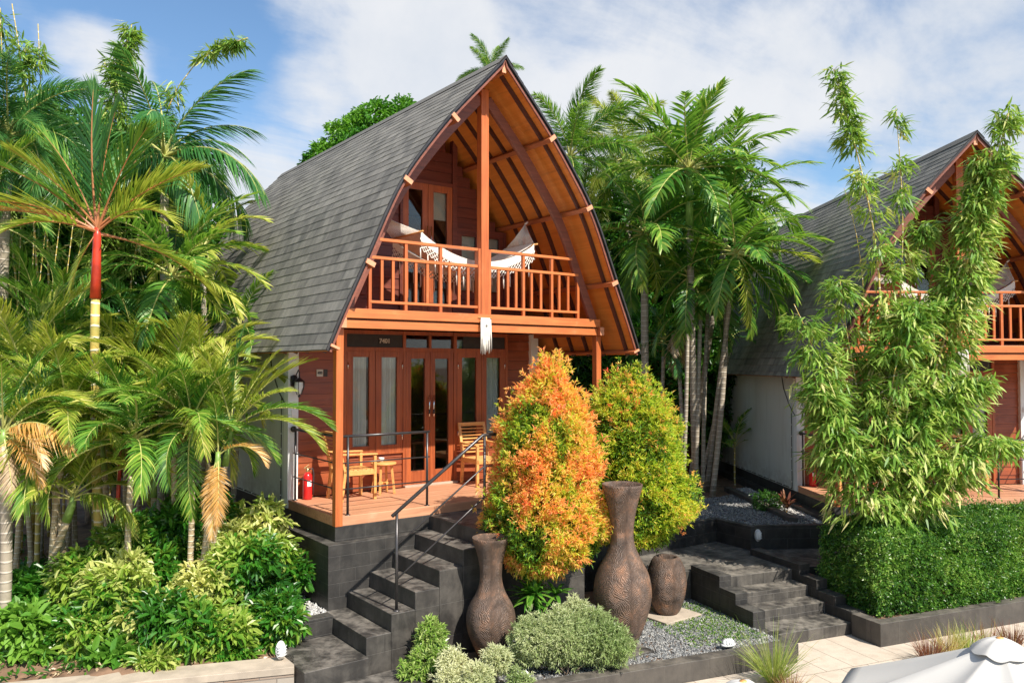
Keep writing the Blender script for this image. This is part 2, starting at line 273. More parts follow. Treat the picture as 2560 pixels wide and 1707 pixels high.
# ---------------------------------------------------------------- object helpers
def tag(o, label=None, cat=None, group=None, kind=None):
    if label: o['label'] = label
    if cat: o['category'] = cat
    if group: o['group'] = group
    if kind: o['kind'] = kind
    return o
def empty(name, loc=(0, 0, 0), rz=0, label=None, cat=None, group=None):
    o = bpy.data.objects.new(name, None); COL.objects.link(o); o.location = loc; o.rotation_euler = (0, 0, rz); o.empty_display_size = .1
    return tag(o, label, cat, group)
def kids(o): return [c for c in bpy.data.objects if c.parent == o]
def build_tree_index():
    idx = {}
    for c in bpy.data.objects:
        if c.parent: idx.setdefault(c.parent.name, []).append(c)
    return idx
def copy_tree(o, parent=None, idx=None):
    idx = idx or build_tree_index()
    c = o.copy(); COL.objects.link(c)
    if parent is not None: c.parent = parent
    for ch in idx.get(o.name, []): copy_tree(ch, c, idx)
    return c
class MB:
    def __init__(s): s.v = []; s.f = []; s.m = []; s.uv = {}; s.sm = []
    def add(s, vs, fs, m=0, smooth=False, uvs=None):
        b = len(s.v); s.v += [tuple(p) for p in vs]
        for i, f in enumerate(fs):
            if uvs is not None: s.uv[len(s.f)] = uvs[i]
            s.f.append(tuple(b+k for k in f)); s.m.append(m); s.sm.append(smooth)
        return s
    def box(s, x0, x1, y0, y1, z0, z1, m=0):
        x0, x1 = min(x0, x1), max(x0, x1); y0, y1 = min(y0, y1), max(y0, y1); z0, z1 = min(z0, z1), max(z0, z1)
        v = [(x, y, z) for z in (z0, z1) for y in (y0, y1) for x in (x0, x1)]
        return s.add(v, [(0, 2, 3, 1), (4, 5, 7, 6), (0, 1, 5, 4), (2, 6, 7, 3), (0, 4, 6, 2), (1, 3, 7, 5)], m)
    def obox(s, c, ax, ay, az, m=0):
        c, ax, ay, az = Vector(c), Vector(ax), Vector(ay), Vector(az)
        v = [c + ax*i + ay*j + az*k for k in (-1, 1) for j in (-1, 1) for i in (-1, 1)]
        return s.add(v, [(0, 2, 3, 1), (4, 5, 7, 6), (0, 1, 5, 4), (2, 6, 7, 3), (0, 4, 6, 2), (1, 3, 7, 5)], m)
    def beam(s, a, b, w, h, m=0, up=(0, 0, 1)):
        a, b = Vector(a), Vector(b); dd = (b-a); L = dd.length/2; x = dd.normalized(); y = Vector(up).cross(x).normalized(); z = x.cross(y)
        return s.obox((a+b)/2, x*L, y*w/2, z*h/2, m)
    def prism(s, poly, a0, a1, axis='y', m=0, cap=True):
        n = len(poly)
        mk = {'y': lambda p, a: (p[0], a, p[1]), 'z': lambda p, a: (p[0], p[1], a), 'x': lambda p, a: (a, p[0], p[1])}[axis]
        v = [mk(p, a0) for p in poly] + [mk(p, a1) for p in poly]
        f = [(i, (i+1) % n, n+(i+1) % n, n+i) for i in range(n)]
        if cap: f += [tuple(range(n-1, -1, -1)), tuple(range(n, 2*n))]
        return s.add(v, f, m)
    def tube(s, pts, r, seg=8, m=0, cap=True):
        pts = [Vector(p) for p in pts]; n = len(pts)
        rs = r if hasattr(r, '__len__') else [r]*n
        vs = []; ref = Vector((.13, .31, .95))
        for i, p in enumerate(pts):
            t = (pts[min(i+1, n-1)] - pts[max(i-1, 0)]).normalized()
            if abs(t.dot(ref)) > .97: ref = Vector((.9, .2, .1))
            x = (ref - t*ref.dot(t)).normalized(); y = t.cross(x); ref = x
            for k in range(seg):
                a = 2*PI*k/seg; vs.append(p + (x*math.cos(a) + y*math.sin(a))*rs[i])
        fs = [(i*seg+k, i*seg+(k+1) % seg, (i+1)*seg+(k+1) % seg, (i+1)*seg+k) for i in range(n-1) for k in range(seg)]
        if cap: fs += [tuple(range(seg-1, -1, -1)), tuple((n-1)*seg+k for k in range(seg))]
        return s.add(vs, fs, m, True)
    def lathe(s, prof, c=(0, 0, 0), seg=24, m=0, uv=False):
        cx, cy, cz = c; n = len(prof)
        vs = [(cx+r*math.cos(2*PI*k/seg), cy+r*math.sin(2*PI*k/seg), cz+z) for r, z in prof for k in range(seg)]
        fs = [(i*seg+k, i*seg+(k+1) % seg, (i+1)*seg+(k+1) % seg, (i+1)*seg+k) for i in range(n-1) for k in range(seg)]
        uvs = None
        if uv: uvs = [((k/seg, prof[i][1]), ((k+1)/seg, prof[i][1]), ((k+1)/seg, prof[i+1][1]), (k/seg, prof[i+1][1])) for i in range(n-1) for k in range(seg)]
        return s.add(vs, fs, m, True, uvs)
    def ball(s, c, r, m=0, seg=10, sz=1):
        pr = [(max(1e-4, r*math.sin(PI*i/6)), -r*sz*math.cos(PI*i/6)) for i in range(7)]
        return s.lathe(pr, c, seg, m)
    def build(s, name, mats, parent=None, bevel=0, flat_angle=True):
        if not isinstance(mats, (list, tuple)): mats = [mats]
        me = bpy.data.meshes.new(name); me.from_pydata(s.v, [], s.f)
        for m in mats: me.materials.append(m)
        me.polygons.foreach_set('material_index', s.m); me.polygons.foreach_set('use_smooth', s.sm)
        if s.uv:
            uvl = me.uv_layers.new(name='UVMap')
            for fi, us in s.uv.items():
                for li, u in zip(me.polygons[fi].loop_indices, us): uvl.data[li].uv = u
        me.update()
        o = bpy.data.objects.new(name, me); COL.objects.link(o)
        if parent is not None: o.parent = parent
        if bevel:
            md = o.modifiers.new('bevel', 'BEVEL'); md.width = bevel; md.segments = 2; md.limit_method = 'ANGLE'
        return o
def npmesh(name, parts, mats, parent=None, smooth=False):
    """parts: list of (verts Nx3, faces Mxk, material index, per-vertex value)"""
    if not isinstance(mats, (list, tuple)): mats = [mats]
    me = bpy.data.meshes.new(name); off = 0; V = []; loops = []; ls = []; mi = []; at_ = []; lo = 0
    for v, f, m, a in parts:
        v = np.asarray(v, dtype=np.float32).reshape(-1, 3); f = np.asarray(f, dtype=np.int32)
        V.append(v); loops.append((f+off).ravel()); k = f.shape[1]
        ls.append(lo + np.arange(len(f))*k); lo += f.size; mi.append(np.full(len(f), m)); off += len(v)
        at_.append(np.broadcast_to(np.asarray(a, dtype=np.float32), (len(v),)))
    V = np.concatenate(V); loops = np.concatenate(loops); ls = np.concatenate(ls); mi = np.concatenate(mi); A = np.concatenate(at_)
    me.vertices.add(len(V)); me.vertices.foreach_set('co', V.ravel())
    me.loops.add(len(loops)); me.loops.foreach_set('vertex_index', loops.astype(np.int32))
    me.polygons.add(len(ls)); me.polygons.foreach_set('loop_start', ls.astype(np.int32))
    for m in mats: me.materials.append(m)
    me.polygons.foreach_set('material_index', mi.astype(np.int32)); me.polygons.foreach_set('use_smooth', np.full(len(ls), smooth))
    me.attributes.new('v', 'FLOAT', 'POINT').data.foreach_set('value', A)
    me.update(calc_edges=True)
    o = bpy.data.objects.new(name, me); COL.objects.link(o)
    if parent is not None: o.parent = parent
    return o
def unit(a): return a/np.maximum(np.linalg.norm(a, axis=-1, keepdims=True), 1e-9)
def blades(P, D, N, L, W, val, segs=3, droop=0, prof=(.45, 1, .75, .06), g=(0, 0, -1), m=0):
    """curved strips: P base, D direction, N rough normal, L length, W width (arrays)"""
    n = len(P); D = unit(D); S = unit(np.cross(D, N)); L = np.broadcast_to(L, (n,))[:, None]; W = np.broadcast_to(W, (n,))[:, None]
    dr = np.broadcast_to(droop, (n,))[:, None]; g = np.array(g, float)
    ss = np.linspace(0, 1, segs+1); V = np.zeros((n, segs+1, 2, 3))
    pr = np.interp(ss, np.linspace(0, 1, len(prof)), prof)
    for i, s in enumerate(ss):
        c = P + D*L*s + g*(dr*L*s**2) - D*L*(dr*.35*s**2)
        V[:, i, 0] = c - S*W*pr[i]/2; V[:, i, 1] = c + S*W*pr[i]/2
    base = (np.arange(n)*(segs+1)*2)[:, None]
    F = np.concatenate([base + np.array([[2*i, 2*i+1, 2*i+3, 2*i+2]]) for i in range(segs)])
    A = np.repeat(np.broadcast_to(val, (n,)), (segs+1)*2)
    return (V.reshape(-1, 3), F, m, A)
def leaves(P, D, N, L, W, val, fold=.25, m=0, bend=.15):
    n = len(P); D = unit(D); S = unit(np.cross(D, N)); U = np.cross(S, D)
    L = np.broadcast_to(L, (n,))[:, None]; W = np.broadcast_to(W, (n,))[:, None]
    V = np.zeros((n, 4, 3)); V[:, 0] = P; mid = P + D*L*.48 + U*W*fold
    V[:, 1] = mid - S*W/2; V[:, 3] = mid + S*W/2; V[:, 2] = P + D*L - U*L*bend
    b = (np.arange(n)*4)[:, None]
    F = np.concatenate([b + np.array([[0, 2, 1]]), b + np.array([[0, 3, 2]])])
    return (V.reshape(-1, 3), F, m, np.repeat(np.broadcast_to(val, (n,)), 4))
def nptube(pts, r, seg=6, m=0, val=.5):
    pts = np.asarray(pts, float); n = len(pts); r = np.broadcast_to(r, (n,))
    T = unit(np.gradient(pts, axis=0)); ref = np.array([.21, .37, .4]); X = unit(np.cross(T, ref)); Y = np.cross(T, X)
    a = np.arange(seg)*2*PI/seg
    V = pts[:, None] + r[:, None, None]*(X[:, None]*np.cos(a)[None, :, None] + Y[:, None]*np.sin(a)[None, :, None])
    F = [(i*seg+k, i*seg+(k+1) % seg, (i+1)*seg+(k+1) % seg, (i+1)*seg+k) for i in range(n-1) for k in range(seg)]
    return (V.reshape(-1, 3), np.array(F), m, val)
def ovals(P, D, N, L, W, val, fold=.18, m=0, bend=.18):
    n = len(P); D = unit(D); S = unit(np.cross(D, N)); U = np.cross(S, D)
    L = np.broadcast_to(L, (n,))[:, None]; W = np.broadcast_to(W, (n,))[:, None]
    V = np.zeros((n, 6, 3)); V[:, 0] = P
    for i, s, w in ((1, .34, .46), (2, .76, .40)):
        c = P + D*L*s + U*(W*fold - L*bend*s*s*.6); V[:, i] = c - S*W*w; V[:, 6-i] = c + S*W*w
    V[:, 3] = P + D*L - U*L*bend
    b = (np.arange(n)*6)[:, None]; F = np.concatenate([b + np.array([[0, 3, 2, 1]]), b + np.array([[0, 5, 4, 3]])])
    return (V.reshape(-1, 3), F, m, np.repeat(np.broadcast_to(val, (n,)), 6))
def rdir(rng, n):
    v = rng.normal(size=(n, 3)); return unit(v)
# ---------------------------------------------------------------- the bungalow
XC = 2.265; WD = 4.53
PROF = [(0, 6.32), (.35, 5.95), (.87, 5.40), (1.16, 5.04), (1.46, 4.65), (1.68, 4.32), (1.85, 3.97), (2.02, 3.58), (2.19, 3.20), (2.35, 2.86), (2.49, 2.55), (2.63, 2.21)]
def resample(prof, n):
    p = np.array(prof); s = np.concatenate([[0], np.cumsum(np.linalg.norm(np.diff(p, axis=0), axis=1))])
    # smooth the polyline a little
    t = np.linspace(0, s[-1], n); x = np.interp(t, s, p[:, 0]); z = np.interp(t, s, p[:, 1])
    for _ in range(3):
        x[1:-1] = (x[:-2]+2*x[1:-1]+x[2:])/4; z[1:-1] = (z[:-2]+2*z[1:-1]+z[2:])/4
    return np.stack([x, z], 1), s[-1]
CURVE, ARC = resample(PROF, 41)
def offset(curve, d):
    t = unit(np.gradient(curve, axis=0)); nrm = np.stack([t[:, 1], -t[:, 0]], 1)   # points inwards/down
    o = curve + nrm*d; o[:, 0] = np.maximum(o[:, 0], 0); return o
def inner_x(z, d=.1):
    c = offset(CURVE, d); return float(np.interp(-z, -c[:, 1], c[:, 0]))
YF, YB = -.53, 8.06
def shell(mb, d0, d1, y0, y1, side, m=0, i0=0, i1=None):
    """a curved board following the roof line between two insets"""
    a = offset(CURVE, d0)[i0:i1]; b = offset(CURVE, d1)[i0:i1]
    b[:, 1] = np.minimum(b[:, 1], 9)
    poly = [(XC+side*p[0], p[1]) for p in a] + [(XC+side*p[0], p[1]) for p in b[::-1]]
    n = len(a)
    v = [(p[0], y0, p[1]) for p in poly] + [(p[0], y1, p[1]) for p in poly]; N = 2*n
    f = [(i, i+1, N+i+1, N+i) for i in range(N-1)] + [(N-1, 0, N, 2*N-1)]
    for i in range(n-1): f += [(i, N-1-i, N-2-i, i+1), (N+i, N+i+1, 2*N-2-i, 2*N-1-i)]
    mb.add(v, f, m)
H = empty('bungalow', (0, 0, 0), 0, 'two storey timber bungalow with steep curved grey shingle roof beside the orange topiary', 'bungalow', 'matching timber bungalows with curved roofs')
def P(mb, name, mat, parent=H, bevel=0): return mb.build(name, mat, parent, bevel)
# plinth
mb = MB(); mb.box(0, WD, 0, 7.6, -.187, 0); mb.box(-.153, WD+.153, -.147, 7.75, -2.0, -.1872); P(mb, 'plinth', M['block'], bevel=.006)
# deck with fascia
mb = MB(); y = .004
while y < 1.62:
    mb.box(.004, WD-.004, y, min(y+.142, 1.66), .085, .12 + random.Random(int(y*100)).uniform(-.0015, .0015)); y += .147
P(mb, 'deck', M['deck'], bevel=.003)
mb = MB(); mb.box(.09, WD-.09, -.002, .03, .001, .117); mb.box(-.002, .03, .09, 1.58, .001, .124); mb.box(WD-.03, WD+.002, .09, 1.58, .001, .124); mb.box(.03, WD-.03, .03, 1.66, .0, .08); P(mb, 'deck_fascia', M['deck'], bevel=.003)
# white masonry side walls, back wall and corner pillars
for nm, x0, x1 in (('side_wall', 0, .12), ('side_wall', WD-.12, WD)):
    mb = MB(); mb.box(x0, x1, 1.78, 7.6, .0, 2.75); P(mb, nm, M['white'])
mb = MB(); mb.box(.12, WD-.12, 7.48, 7.6, 0, 2.7); P(mb, 'back_wall', M['white'])
for x0, x1 in ((-.004, .15), (WD-.15, WD+.004)):
    mb = MB(); mb.box(x0, x1, 1.62, 1.78, 0, 2.56); P(mb, 'corner_pillar', M['pillar'], bevel=.004)
# timber front wall, ground floor: boards between the joinery (front face at y 1.70)
YW = 1.70
def boards(x0, x1, z0, z1, step=.165, y=YW, mat='redwood', name='cladding', par=H, clip=None, jig=.014):
    mb = MB(); z = z0; k = 0
    while z < z1-.01:
        zt = min(z+step, z1); a, b = x0, x1
        if clip: c = clip(zt); a, b = max(a, XC-c), min(b, XC+c)
        if b-a > .02: # each board leans out slightly at the foot, like lapped cladding
            mb.add([(a, y-jig, z+.004), (b, y-jig, z+.004), (b, y-.002, zt), (a, y-.002, zt), (a, y+.04, z+.004), (b, y+.04, z+.004), (b, y+.04, zt), (a, y+.04, zt)],
                   [(0, 1, 2, 3), (4, 7, 6, 5), (0, 4, 5, 1), (3, 2, 6, 7), (0, 3, 7, 4), (1, 5, 6, 2)])
        z = zt; k += 1
    return mb.build(name, M[mat], par)
boards(.15, .86, .12, 2.56, mat='redwood3')
boards(3.90, WD-.15, .12, 2.56, mat='redwood3')
boards(.90, 1.88, .12, .66, .12, mat='redwood3', y=YW)
boards(2.85, 3.86, .12, .66, .12, mat='redwood3', y=YW)
mb = MB()
for x0, x1 in ((.86, .91), (1.865, 1.915), (2.80, 2.86), (3.845, 3.90)): mb.box(x0, x1, YW-.045, YW+.06, .12, 2.56)
mb.box(.91, 3.845, YW-.04, YW+.05, 2.24, 2.30); mb.box(.91, 3.845, YW-.03, YW+.05, 2.50, 2.56)
mb.box(.91, 1.865, YW-.05, YW+.05, .66, .70); mb.box(2.86, 3.845, YW-.05, YW+.05, .66, .70); mb.box(2.34, 2.38, YW-.04, YW+.05, 2.30, 2.50)
P(mb, 'door_frame', M['redwood2'], bevel=.003)
for a, b in ((.91, 1.865), (3.0, 3.845)):
    mb = MB(); mb.box(a, b, YW-.02, YW+.03, 2.30, 2.50); P(mb, 'transom_panel', M['dark'])
for a, b in ((1.915, 2.34), (2.38, 3.0)):
    mb = MB(); mb.box(a, b, YW, YW+.01, 2.30, 2.50); P(mb, 'transom_glass', M['glass'])
def leafdoor(name, x0, x1, z0, z1, st, gz0, gz1, y, hinge, curtain=None, par=H, mat='redwood2', handle=None, blind=None):
    mb = MB(); mb.box(x0, x0+st, y-.04, y+.01, z0, z1); mb.box(x1-st, x1, y-.04, y+.01, z0, z1)
    mb.box(x0+st, x1-st, y-.038, y+.008, gz1, z1); mb.box(x0+st, x1-st, y-.038, y+.008, z0, gz0)
    o = mb.build(name, M[mat], par, .004)
    g = MB(); g.box(x0+st, x1-st, y-.012, y-.006, gz0, gz1); g.build('pane', M['glass'], o)
    if hinge is not None:
        for zz_ in (z0+.22, z1-.22):
            h = MB(); h.tube([(hinge, y-.045, zz_-.05), (hinge, y-.045, zz_+.05)], .008, 6); h.build('hinge', M['chrome'], o)
    if curtain:
        a, b = curtain; n = 46; vs = []; fs = []
        for i in range(n+1):
            x = a+(b-a)*i/n; yy = y+.045+.030*math.sin(i*.95)+.014*math.sin(i*2.3+1)
            vs += [(x, yy, gz0-.1), (x, yy*1.0+.004, gz1+.05)]
        for i in range(n): fs.append((2*i, 2*i+2, 2*i+3, 2*i+1))
        c = MB(); c.add(vs, fs, 0, True); c.build('curtain', M['curtain'], o)
    if blind:
        c = MB(); c.box(x0+st-.02, x1-st+.02, y+.03, y+.035, blind, gz1+.02); c.box(x0+st-.02, x1-st+.02, y+.022, y+.042, blind-.03, blind); c.build('blind', M['blind'], o)
    if handle is not None:
        hz0, hz1 = handle[1], handle[2]; h = MB(); hx = handle[0]
        h.tube([(hx, y-.085, hz0), (hx, y-.085, hz1)], .012, 8); h.tube([(hx, y-.085, hz0+.05), (hx, y-.04, hz0+.05)], .008, 6); h.tube([(hx, y-.085, hz1-.05), (hx, y-.04, hz1-.05)], .008, 6)
        h.build('handle', M['chrome'], o)
        k = MB(); k.tube([(hx, y-.085, hz0+.04), (hx, y-.085, (hz0+hz1)/2-.06)], .014, 8); k.build('grip', M['black'], o)
    return o
leafdoor('casement', .915, 1.385, .70, 2.24, .10, .80, 2.15, YW, .93, (1.00, 1.26))
leafdoor('casement', 1.392, 1.862, .70, 2.24, .10, .80, 2.15, YW, 1.85, (1.52, 1.80))
leafdoor('door', 1.92, 2.352, .13, 2.24, .09, .36, 2.13, YW, None, None, handle=(2.318, 1.21, 1.55))
leafdoor('door', 2.36, 2.795, .13, 2.24, .09, .36, 2.13, YW, None, None, handle=(2.40, 1.21, 1.55))
leafdoor('casement', 2.865, 3.35, .70, 2.24, .10, .80, 2.15, YW, 2.885)
leafdoor('casement', 3.357, 3.842, .70, 2.24, .10, .80, 2.15, YW, 3.83, (3.44, 3.72))
mb = MB(); mb.box(1.87, 2.84, 1.585, 1.66, .12, .15); P(mb, 'threshold', M['cream'], bevel=.003)
# interior: floor, back of room, bed and desk shapes dimly seen
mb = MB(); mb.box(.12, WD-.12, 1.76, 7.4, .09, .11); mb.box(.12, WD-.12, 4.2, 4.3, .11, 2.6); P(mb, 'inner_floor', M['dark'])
mb = MB(); mb.box(2.3, 3.5, 2.15, 2.6, .72, .76); mb.box(2.35, 2.4, 2.2, 2.55, .11, .72); mb.box(3.4, 3.45, 2.2, 2.55, .11, .72); P(mb, 'desk', M['redwood'])
mb = MB(); mb.box(1.2, 2.2, 2.6, 4.0, .11, .55); P(mb, 'bed', M['whitep'], bevel=.05)
# upper wall with lapped boards clipped to the roof curve
def clip(z): return max(0, inner_x(z, .16))
UZ = 2.70
boards(.15, 1.80, UZ, 5.0, .17, clip=clip)
boards(2.86, 4.4, 4.30, 6.3, .17, clip=clip)
boards(1.80, 2.82, 5.0, 6.3, .17, clip=clip)
boards(3.86, 4.4, UZ, 4.30, .17, clip=clip)
mb = MB()
mb.box(1.80, 1.85, YW-.05, YW+.05, UZ, 5.0); mb.box(2.77, 2.86, YW-.05, YW+.05, UZ, 6.0); mb.box(1.85, 2.77, YW-.045, YW+.05, 4.94, 5.0)
mb.box(3.81, 3.86, YW-.045, YW+.05, UZ, 4.30); mb.box(2.86, 3.81, YW-.04, YW+.05, 4.24, 4.30); mb.box(2.86, 3.81, YW-.04, YW+.05, UZ, 3.10)
P(mb, 'upper_frame', M['redwood'], bevel=.003)
leafdoor('balcony_door', 1.853, 2.305, UZ+.02, 4.94, .10, 3.0, 4.83, YW, None, handle=(2.27, 3.70, 4.25))
leafdoor('balcony_door', 2.312, 2.768, UZ+.02, 4.94, .10, 3.0, 4.83, YW, None, handle=(2.345, 3.70, 4.25), blind=4.42)
for a, b in ((2.865, 3.33), (3.337, 3.805)): leafdoor('casement', a, b, 3.11, 4.24, .09, 3.25, 4.17, YW, None, blind=3.30, mat='redwood')
leafdoor('casement', .50, 1.22, 3.10, 4.0, .09, 3.22, 3.9, YW-.02, None, blind=3.28, mat='redwood')
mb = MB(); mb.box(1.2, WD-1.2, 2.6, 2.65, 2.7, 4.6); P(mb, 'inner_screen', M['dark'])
# back gable
mb = MB(); cc = [(XC+s_*p[0], p[1]) for s_ in (1,) for p in offset(CURVE, .1)]; cc += [(XC-p[0], p[1]) for p in offset(CURVE, .1)[::-1]]
mb.prism(cc, 7.49, 7.56, 'y'); P(mb, 'back_gable', M['redwood'])
# balcony floor, beams, posts
mb = MB(); mb.box(.12, WD-.12, .06, 1.66, 2.60, 2.70); P(mb, 'balcony_floor', M['redwood2'])
mb = MB(); mb.box(.06, WD-.06, -.05, .06, 2.628, 2.752); P(mb, 'upper_beam', M['teak'], bevel=.004)
mb = MB(); mb.box(.10, WD-.10, -.02, .06, 2.50, 2.606); P(mb, 'lower_beam', M['teak'], bevel=.004)
for x0, x1, xe in ((.015, .10, .0), (WD-.10, WD-.015, 0)):
    mb = MB(); mb.box(x0, x1, -.09, 1.7, 2.495, 2.63); o = P(mb, 'side_beam', M['teak_y'], bevel=.003)
    e = MB(); e.box(x0+.003, x1-.003, -.0935, -.0905, 2.50, 2.625); e.build('beam_end', M['endgrain'], o)
for x0, x1 in ((0, .10), (WD-.10, WD)):
    mb = MB(); mb.box(x0, x1, -.004, .10, -.004, 2.495); P(mb, 'post', M['teak_z'], bevel=.006)
mb = MB(); mb.box(XC-.065, XC+.065, -.02, .10, 2.70, 6.0); P(mb, 'king_post', M['teak_z'], bevel=.006)
for a, b in ((XC-.11, XC-.068), (XC+.068, XC+.11)):
    mb = MB(); mb.box(a, b, -.012, .09, 2.753, 3.69); P(mb, 'rail_end_post', M['teak_z'], bevel=.003)
# balcony railing: three rails, posts and balusters
def railing(x0, x1, xt0, xt1, posts, bal, name):
    r = MB(); r.box(xt0, xt1, 0.0, .06, 3.655, 3.695); r.box(x0, x1, .004, .056, 3.415, 3.455); r.box(x0, x1, .004, .056, 2.835, 2.87)
    o = P(r, name, M['teak'], bevel=.003)
    for x in posts:
        top = 3.655 if xt0+.02 < x < xt1-.02 else 3.50
        q = MB(); q.box(x-.022, x+.022, .008, .052, 2.753, top); q.build('rail_post', M['teak_z'], o, .002)
    for x in bal:
        q = MB(); q.box(x-.020, x+.020, .014, .046, 2.87, 3.415); q.build('baluster', M['teak_z'], o, .002)
railing(.47, XC-.11, .60, XC-.11, [.47, 1.0, 1.545], [.645, .81, 1.155, 1.335, 1.69, 1.85, 2.0], 'balcony_railing')
railing(XC+.11, WD-.47, XC+.11, WD-.60, [WD-.47, WD-1.0, WD-1.545], [2.53, 2.70, 2.85, 3.14, 3.32, 3.68, 3.86], 'balcony_railing')
# roof: lapped shingle courses as real strips, then boards, ceiling, rafters, purlins
NC = int(ARC/.147)
for side in (-1, 1):
    mb = MB(); s_ax = np.linspace(0, ARC, len(CURVE)); o0 = CURVE; nn = -unit(np.stack([np.gradient(CURVE, axis=0)[:, 1], -np.gradient(CURVE, axis=0)[:, 0]], 1))
    def pt(s, d):
        x = np.interp(s, s_ax, o0[:, 0]); z = np.interp(s, s_ax, o0[:, 1]); a = np.interp(s, s_ax, nn[:, 0]); b = np.interp(s, s_ax, nn[:, 1])
        return (XC+side*(x+a*d), z+b*d)
    rng = random.Random(5)
    for i in range(NC+1):
        s0 = i*.147; s1 = min(s0+.147, ARC)
        if s1-s0 < .01: continue
        a = pt(s0, .002); b = pt(s1, .008); c = pt(s1, .0); ny = 26
        for j in range(ny):
            ya = YF+(YB-YF)*j/ny; yb = YF+(YB-YF)*(j+1)/ny
            wob = .003*math.sin(j*2.1+i*1.7); wob2 = .003*math.sin((j+1)*2.1+i*1.7)
            mb.add([(a[0], ya, a[1]), (a[0], yb, a[1]), (b[0], yb, b[1]+wob2), (b[0], ya, b[1]+wob), (c[0], yb, c[1]), (c[0], ya, c[1])],
                   [(0, 1, 2, 3) if side < 0 else (3, 2, 1, 0), (3, 2, 4, 5) if side < 0 else (5, 4, 2, 3)], 0, False,
                   [[(ya, s0), (yb, s0), (yb, s1-.001), (ya, s1-.001)] if side < 0 else [(ya, s1-.001), (yb, s1-.001), (yb, s0), (ya, s0)]]*2)
    roof = P(mb, 'roof_slope', M['shingle'])
    mb = MB(); shell(mb, .001, .028, YF-.004, YB, side); shell(mb, .028, .055, YF+.02, YF+.05, side); mb.build('roof_edge', M['black'], roof)
    mb = MB(); shell(mb, .034, .046, YF+.045, YB-.03, side); P(mb, 'ceiling', M['ceiling'])
    for ya_, yb_ in ((YF+.02, YF+.045), (YB-.07, YB-.04)):
        mb = MB(); shell(mb, .03, .082, ya_, yb_, side); P(mb, 'verge_board', M['verge'])
    for y in (-.30, .25, .62, 1.0, 1.38):
        mb = MB(); shell(mb, .046, .10, y-.02, y+.02, side); P(mb, 'rafter', M['rafter'])
    mb = MB(); shell(mb, .19, .33, .005, .065, side, 0, 3, 37); P(mb, 'arched_rafter', M['verge'], bevel=.004)
    for dx, z in ((.83, 5.31), (1.54, 4.375), (2.06, 3.28), (2.52, 2.245)):
        k = np.argmin(abs(CURVE[:, 1]-z)); t = unit(np.gradient(CURVE, axis=0))[k]; ax = Vector((side*t[0], 0, t[1])); nx = Vector((side*t[1], 0, -t[0]))
        cxy = Vector((XC+side*dx, 0, z))
        hh, hw = (.066, .033) if z > 2.5 else (.062, .018)
        mb = MB(); mb.obox(cxy + Vector((0, 3.47, 0)), nx*hh, Vector((0, 4.01, 0)), ax*hw); o = P(mb, 'purlin', M['teak_y'], bevel=.002)
        mb = MB(); mb.obox(cxy + Vector((0, -.543, 0)), nx*(hh-.003), Vector((0, .0025, 0)), ax*(hw-.003)); mb.build('purlin_end', M['endgrain'], o)
mb = MB(); mb.box(XC-.035, XC+.035, -.48, 7.9, 6.10, 6.24); o = P(mb, 'ridge_beam', M['teak_y'], bevel=.002)
e = MB(); e.box(XC-.032, XC+.032, -.4835, -.4805, 6.103, 6.237); e.build('beam_end', M['endgrain'], o)
mb = MB()
for s_ in (-1, 1):
    a0, a1 = .0, .16; mb.add([(XC, YF-.006, 6.343), (XC, YB, 6.343), (XC+s_*.13, YB, 6.205), (XC+s_*.13, YF-.006, 6.205)], [(0, 1, 2, 3)])
P(mb, 'ridge_cap', M['shingle'])
# soffit slope closing the eaves behind the side wall
mb = MB()
for s_ in (-1, 1): mb.add([(XC+s_*2.265, 1.7, 2.56), (XC+s_*2.265, 7.5, 2.56), (XC+s_*2.50, 7.5, 2.56), (XC+s_*2.50, 1.7, 2.56)], [(0, 1, 2, 3)])
P(mb, 'eave_board', M['dark'])
# dark gable window in the side of the roof near the back (small ventilator)
# deck railings of black steel
def steelrail(pts, posts, name, par=H, zs=(1.0, .66, .33), base=.12, rr=.018):
    r = MB(); r.tube([(x, y, base+zs[0]) for x, y in pts], rr, 10)
    for z in zs[1:]: r.tube([(x, y, base+z) for x, y in pts], .009, 8)
    o = r.build(name, M['black'], par)
    for x, y in posts:
        q = MB(); q.tube([(x, y, base), (x, y, base+zs[0]-.01)], .017, 10); q.lathe([(.036, 0), (.036, .006), (.018, .014)], (x, y, base), 12); q.build('rail_post', M['black'], o)
    return o
o = steelrail([(.11, .05), (1.39, .05)], [(.19, .05), (1.356, .05)], 'deck_railing')
o = steelrail([(.06, .14), (.06, 1.57)], [(.075, 1.53)], 'deck_railing')
q = MB(); q.ball((.06, 1.57, 1.12), .045); q.build('rail_finial', M['black'], o)
o = steelrail([(2.86, .05), (WD-.11, .05)], [(2.90, .05), (WD-.19, .05)], 'deck_railing')
o = steelrail([(WD-.06, .14), (WD-.06, 1.57)], [(WD-.075, 1.53)], 'deck_railing')
